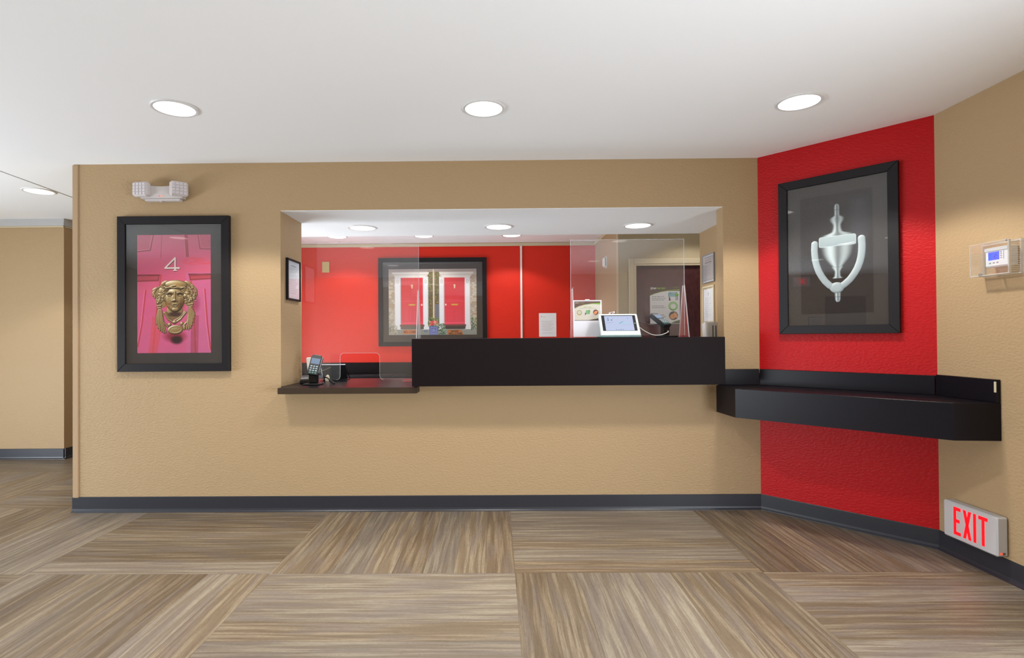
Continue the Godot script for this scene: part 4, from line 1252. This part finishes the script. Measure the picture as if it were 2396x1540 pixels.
func desk_things() -> void:
	var top := 0.87
	card_reader("card_reader", "dark card reader on a stand at the left end of the low counter", Vector3(-1.325, top, -4.0), 0.05, 0.35, -0.16, 0.065)
	var br := 1.1965
	card_reader("card_reader", "card reader tilted on a stand on top of the raised bar", Vector3(1.205, br, -3.95), 0.5, 0.95, 0.1, 0.066)
	# loose plug and lead beside the low reader
	var pc := thing("reader_cable", "black lead with plug beside the low card reader", "cable", Vector3(-1.23, top, -4.05))
	obj("lead", MB.new().tube(curve([Vector3(-0.03, 0.05, 0), Vector3(0.0, 0.045, 0.01), Vector3(0.03, 0.015, 0.02), Vector3(0.05, 0.006, 0.03)]), 0.005, 8), M.darker, pc)
	obj("plug", MB.new().box(Vector3(0.025, 0.02, 0.02), Vector3(0.05, 0.016, 0.016), 0.005, Transform3D(Basis(Vector3.BACK, -0.6), Vector3(0.0, 0.016, 0))), M.dark, pc)
	# small grey printer dongle behind the reader, and a white tablet seen edge on
	var dg := thing("receipt_box", "small grey receipt box behind the low card reader", "box", Vector3(-1.40, top, -4.1))
	obj("body", MB.new().bx(Vector3(-0.05, 0, -0.04), Vector3(0.05, 0.03, 0.03), 0.006), M.dark, dg)
	obj("lid", MB.new().bx(Vector3(-0.045, 0.03, -0.035), Vector3(0.045, 0.045, 0.025), 0.005), M.grey, dg)
	var wt := thing("white_handset", "white tapered handset standing behind the low card reader", "handset", Vector3(-1.398, top, -4.16))
	obj("body", MB.new().prism(PackedVector2Array([Vector2(-0.008, 0.0), Vector2(0.02, 0.0), Vector2(0.03, 0.18), Vector2(0.024, 0.193), Vector2(-0.018, 0.193), Vector2(-0.024, 0.183)]), -0.012, 0.012, Transform3D(Basis(Vector3.BACK, 0.03), Vector3.ZERO), 0.004), M.white, wt)
	obj("foot", MB.new().bx(Vector3(-0.03, 0, -0.03), Vector3(0.04, 0.012, 0.03), 0.004), M.grey, wt)
	# dark tablet facing the clerk, its back to the lobby
	var bt := thing("dark_tablet", "dark tablet on a stand facing the clerk behind the glass", "tablet", Vector3(-1.30, top, -4.50))
	var T := Transform3D(Basis(Vector3.RIGHT, 0.5), Vector3(0, 0.006, 0.02))
	obj("body", MB.new().bx(Vector3(-0.105, 0, -0.008), Vector3(0.095, 0.135, 0.004), 0.003, T), M.dark, bt)
	obj("bright_edge", MB.new().bx(Vector3(-0.105, 0.133, -0.008), Vector3(0.095, 0.1365, 0.005), 0.001, T), M.chrome, bt)
	obj("side_plate", MB.new().prism(PackedVector2Array([Vector2(0.02, 0.0), Vector2(0.085, 0.118), Vector2(0.09, 0.118), Vector2(-0.075, 0.0)]), 0.088, 0.094, Transform3D(Basis(Vector3(0, 0, 1), Vector3(0, 1, 0), Vector3(1, 0, 0)), Vector3.ZERO)), M.darker, bt)
	obj("foot", MB.new().bx(Vector3(-0.1, 0, -0.07), Vector3(0.095, 0.006, 0.05), 0.002), M.darker, bt)
	obj("strut", MB.new().tube(PackedVector3Array([Vector3(-0.13, 0.06, 0.05), Vector3(-0.02, 0.105, 0.085)]), 0.003, 6), M.chrome, bt)
	tag(obj("cream_stopper", MB.new().lathe([Vector2(0.0001, 0.0), Vector2(0.016, 0.0), Vector2(0.017, 0.022), Vector2(0.011, 0.042), Vector2(0.0001, 0.05)], 16, Transform3D(Basis(), Vector3(-1.33, top, -4.36))), M.cream), "small cream stopper beside the dark tablet", "stopper")
	# white framed tablet on the bar
	var tb := thing("white_tablet", "white framed tablet with a lit screen on the raised bar", "tablet", Vector3(0.85, br, -3.83))
	var q := Transform3D(Basis(Vector3.RIGHT, -0.62), Vector3(0, 0.012, 0.03))
	var wm := mat(rgb(206, 216, 214), 0.4)
	obj("stand_foot", MB.new().bx(Vector3(-0.138, 0, -0.12), Vector3(0.138, 0.012, 0.045), 0.004), mat(rgb(110, 140, 142), 0.4), tb)
	obj("housing", MB.new().prism(PackedVector2Array([Vector2(-0.136, 0), Vector2(0.136, 0), Vector2(0.134, 0.176), Vector2(0.128, 0.184), Vector2(-0.128, 0.184), Vector2(-0.134, 0.176)]), -0.016, 0.008, q, 0.003), wm, tb)
	obj("bezel", MB.new().bx(Vector3(-0.118, 0.036, 0.0078), Vector3(0.118, 0.17, 0.0086), 0, q), M.dark, tb)
	var sc := Pic.new(320, 220, rgb(204, 216, 248))
	for k in 5:
		sc.ell(40 + k * 56, 34, 7, 7, [rgb(110, 116, 140), rgb(190, 196, 226), rgb(226, 196, 214), rgb(226, 200, 220), rgb(160, 180, 200)][k] as Color)
	sc.ell(40, 62, 8, 8, rgb(86, 92, 120))
	sc.ell(78, 62, 8, 8, rgb(110, 112, 150))
	sc.poly([150, 118, 200, 84, 216, 80, 168, 116], rgb(110, 180, 190))
	sc.poly([170, 110, 260, 96, 300, 112, 200, 124], rgb(190, 226, 244), 0.8)
	sc.small_print(20, 90, 98, 5, rgb(140, 150, 190), rng)
	sc.small_print(190, 280, 130, 4, rgb(170, 180, 214), rng)
	for k in 4:
		sc.ell(116 + k * 26, 204, 5 + (3 if k == 2 else 0), 5, rgb(110, 116, 150))
	var sm := mat(Color.WHITE, 0.2)
	sm.albedo_texture = sc.texture()
	sm.albedo_color = Color(0.1, 0.1, 0.1)
	sm.emission_enabled = true
	sm.emission_texture = sm.albedo_texture
	sm.emission_energy_multiplier = 0.85
	var scr := MB.new().sheet(q * Vector3(-0.098, 0.038, 0.0092), q.basis * Vector3(0.196, 0, 0), q.basis * Vector3(0, 0.126, 0))
	obj("screen", scr, sm, tb)
	obj("home_button", MB.new().box(Vector3(0.108, 0.1, 0.0088), Vector3(0.004, 0.008, 0.001), 0, q), M.white, tb)
	obj("lock_tab", MB.new().box(Vector3(0.128, 0.1, 0.008), Vector3(0.006, 0.03, 0.008), 0.002, q), M.white, tb)
	# leads between tablet and reader
	tag(obj("power_lead", MB.new().tube(curve([Vector3(0.98, 1.305, -3.9), Vector3(1.05, 1.295, -3.93), Vector3(1.08, 1.288, -3.95), Vector3(1.125, 1.282, -3.95)]), 0.0028, 8), M.cable), "thin brown lead between the white tablet and the card reader", "cable")
	tag(obj("data_lead", MB.new().tube(curve([Vector3(0.985, 1.275, -3.88), Vector3(1.03, 1.24, -3.87), Vector3(1.085, 1.213, -3.86), Vector3(1.14, 1.213, -3.85), Vector3(1.19, 1.232, -3.865), Vector3(1.20, 1.24, -3.90)]), 0.0034, 8), M.cable_pale), "pale lead sagging from the white tablet to the card reader", "cable")
	# sign holder with a half page notice
	var sh := thing("sign_holder", "clear sign holder with a half page health notice on the bar", "sign holder", Vector3(0.65, br, -3.955))
	var S := Transform3D(Basis(Vector3.RIGHT, -0.06), Vector3.ZERO)
	obj("back_sheet", MB.new().bx(Vector3(-0.102, 0.006, 0), Vector3(0.102, 0.268, 0.0015), 0, S), mat(rgb(226, 226, 236), 0.6), sh)
	obj("print", MB.new().sheet(S * Vector3(-0.093, 0.122, 0.0018), S.basis * Vector3(0.186, 0, 0), S.basis * Vector3(0, 0.138, 0)), print_mat(poster_wide()), sh)
	obj("clear_front", MB.new().bx(Vector3(-0.104, 0.004, 0.003), Vector3(0.104, 0.27, 0.005), 0, S), M.glass, sh)
	obj("clear_foot", MB.new().bx(Vector3(-0.104, 0, -0.03), Vector3(0.104, 0.004, 0.008)), M.clear, sh)
	obj("clip", MB.new().bx(Vector3(-0.016, 0.264, -0.003), Vector3(0.016, 0.274, 0.008), 0.002, S), M.white, sh)
	var ch := thing("card_holder", "small white card holder with rust print beside the white tablet", "card holder", Vector3(0.835, br, -4.02))
	obj("card", MB.new().prism(PackedVector2Array([Vector2(-0.02, 0), Vector2(0.022, 0), Vector2(0.022, 0.19), Vector2(-0.022, 0.18)]), 0, 0.003), M.paper, ch)
	var cp := Pic.new(60, 80, rgb(226, 216, 214))
	for k in 26:
		cp.ell(rng.randf_range(4, 56), rng.randf_range(2, 74), rng.randf_range(4, 10), rng.randf_range(3, 8), [rgb(150, 70, 56), rgb(200, 130, 100), rgb(110, 80, 70)][k % 3] as Color, 0.8, rng.randf())
	obj("print", MB.new().sheet(Vector3(-0.021, 0.132, 0.0032), Vector3(0.042, 0, 0), Vector3(0, 0.05, 0)), print_mat(cp.texture()), ch)
	obj("upright", MB.new().bx(Vector3(0.023, 0, -0.004), Vector3(0.027, 0.195, 0.006)), mat(rgb(120, 84, 70), 0.5), ch)
	obj("foot", MB.new().bx(Vector3(-0.03, 0, -0.02), Vector3(0.03, 0.004, 0.02)), M.white, ch)
	# white holder at the right end of the bar
	var ph := thing("paper_holder", "white open paper holder with two dark slots at the right end of the bar", "paper holder", Vector3(1.625, br, -4.22))
	var bk := PackedVector2Array([Vector2(-0.05, 0), Vector2(0.05, 0), Vector2(0.054, 0.108), Vector2(-0.058, 0.1)])
	obj("front_panel", MB.new().prism(bk, 0.03, 0.036), M.white, ph)
	obj("back_panel", MB.new().prism(bk, -0.036, -0.03), M.white, ph)
	obj("side_panel", MB.new().bx(Vector3(-0.053, 0, -0.03), Vector3(-0.047, 0.1, 0.03)), M.white, ph)
	obj("side_panel", MB.new().bx(Vector3(0.047, 0, -0.03), Vector3(0.053, 0.104, 0.03)), M.white, ph)
	for x in [0.0, 0.022]:
		obj("slot", MB.new().bx(Vector3(x - 0.003, 0.0, 0.036), Vector3(x + 0.003, 0.085, 0.0366)), M.dark, ph)
	obj("papers", MB.new().bx(Vector3(-0.045, 0.0, -0.01), Vector3(0.046, 0.112, 0.01), 0, Transform3D(Basis(Vector3.BACK, 0.05), Vector3.ZERO)), M.paper, ph)

func curve(pts: Array) -> PackedVector3Array:
	var c := Curve3D.new()
	for i in pts.size():
		var a: Vector3 = pts[maxi(i - 1, 0)]
		var b: Vector3 = pts[mini(i + 1, pts.size() - 1)]
		c.add_point(pts[i], (a - b) / 6.0, (b - a) / 6.0)
	c.bake_interval = 0.008
	return c.get_baked_points()

func arc(c: Vector2, r: float, a0: float, a1: float, k := 6) -> PackedVector2Array:
	var p := PackedVector2Array()
	for i in k + 1:
		var a := lerpf(a0, a1, float(i) / k)
		p.append(c + Vector2(cos(a), sin(a)) * r)
	return p

func guards() -> void:
	# left guard with a pass-through notch
	var gl := thing("sneeze_guard", "clear sneeze guard with a notch over the low counter", "sneeze guard", Vector3(-1.0, 0.87, -4.27))
	var o := PackedVector2Array()
	o.append_array(arc(Vector2(-0.235, 0.045), 0.03, -PI / 2, 0, 5))      # right lower corner of the left foot
	o.append_array(arc(Vector2(-0.175, 0.19), 0.03, PI, PI / 2, 5))
	o.append_array(arc(Vector2(0.07, 0.19), 0.03, PI / 2, 0, 5))
	o.append_array(arc(Vector2(0.13, 0.045), 0.03, PI, PI * 1.5, 5))
	o.append_array(PackedVector2Array([Vector2(0.405, 0.015), Vector2(0.405, 1.05), Vector2(-0.495, 1.09), Vector2(-0.495, 0.015)]))
	obj("panel", MB.new().prism(o, -0.003, 0.003), M.acrylic, gl)
	for q in [[0, 24], [24, 27]]:
		var mb := MB.new()
		for i in range(q[0], q[1] - 1):
			var a := o[i]
			var b := o[i + 1]
			var nn := (b - a).normalized().orthogonal() * 0.0012
			mb.prism(PackedVector2Array([a + nn, b + nn, b - nn, a - nn]), -0.0034, 0.0034)
		obj("polished_edge", mb, M.edge, gl)
	for x in [-0.42, 0.33]:
		obj("foot", MB.new().bx(Vector3(x - 0.05, 0, -0.05), Vector3(x + 0.05, 0.014, 0.05), 0.003), M.clear, gl)
	side_fin(gl, 0.40, 0.33, 0.70, 0.004)
	# right guard standing on the bar
	var gr := thing("sneeze_guard", "clear sneeze guard standing on the bar behind the white tablet", "sneeze guard", Vector3(0.97, 1.1965, -4.1))
	var r := PackedVector2Array([Vector2(-0.42, 0.012), Vector2(0.415, 0.012), Vector2(0.415, 0.722), Vector2(-0.42, 0.722)])
	obj("panel", MB.new().prism(r, -0.003, 0.003), M.acrylic, gr)
	var mb := MB.new()
	mb.bx(Vector3(-0.4215, 0.012, -0.0034), Vector3(-0.4185, 0.722, 0.0034)).bx(Vector3(0.4135, 0.012, -0.0034), Vector3(0.4165, 0.722, 0.0034)).bx(Vector3(-0.42, 0.7205, -0.0034), Vector3(0.415, 0.7235, 0.0034))
	obj("polished_edge", mb, M.edge, gr)
	side_fin(gr, 0.41, 0.0, 0.38, 0.012)
	side_fin(gr, -0.41, 0.0, 0.36, 0.012)
	for q in [0.06, 0.2, 0.34]:
		obj("clip", MB.new().bx(Vector3(-0.424, q, -0.012), Vector3(-0.404, q + 0.03, 0.012), 0.003), M.clear, gr)

func side_fin(t: Node3D, x: float, y0: float, y1: float, foot: float) -> void:
	# upright triangular brace square to the panel, running back and forth from it
	var T := Transform3D(Basis(Vector3(0, 0, 1), Vector3(0, 1, 0), Vector3(1, 0, 0)), Vector3.ZERO)
	obj("brace", MB.new().prism(PackedVector2Array([Vector2(0.006, y0), Vector2(0.11, y0), Vector2(0.02, y1), Vector2(0.006, y1)]), x - 0.003, x + 0.003, T), M.acrylic, t)
	obj("brace", MB.new().prism(PackedVector2Array([Vector2(-0.006, y0), Vector2(-0.11, y0), Vector2(-0.02, y1), Vector2(-0.006, y1)]), x - 0.003, x + 0.003, T), M.acrylic, t)
	var e := MB.new()
	for s in [-1.0, 1.0]:
		var a := Vector2(0.11 * s, y0)
		var b := Vector2(0.02 * s, y1)
		e.prism(PackedVector2Array([a, b, b - Vector2(0.0025 * s, 0), a - Vector2(0.0025 * s, 0)]), x - 0.0034, x + 0.0034, T)
	obj("brace_edge", e, M.edge, t)
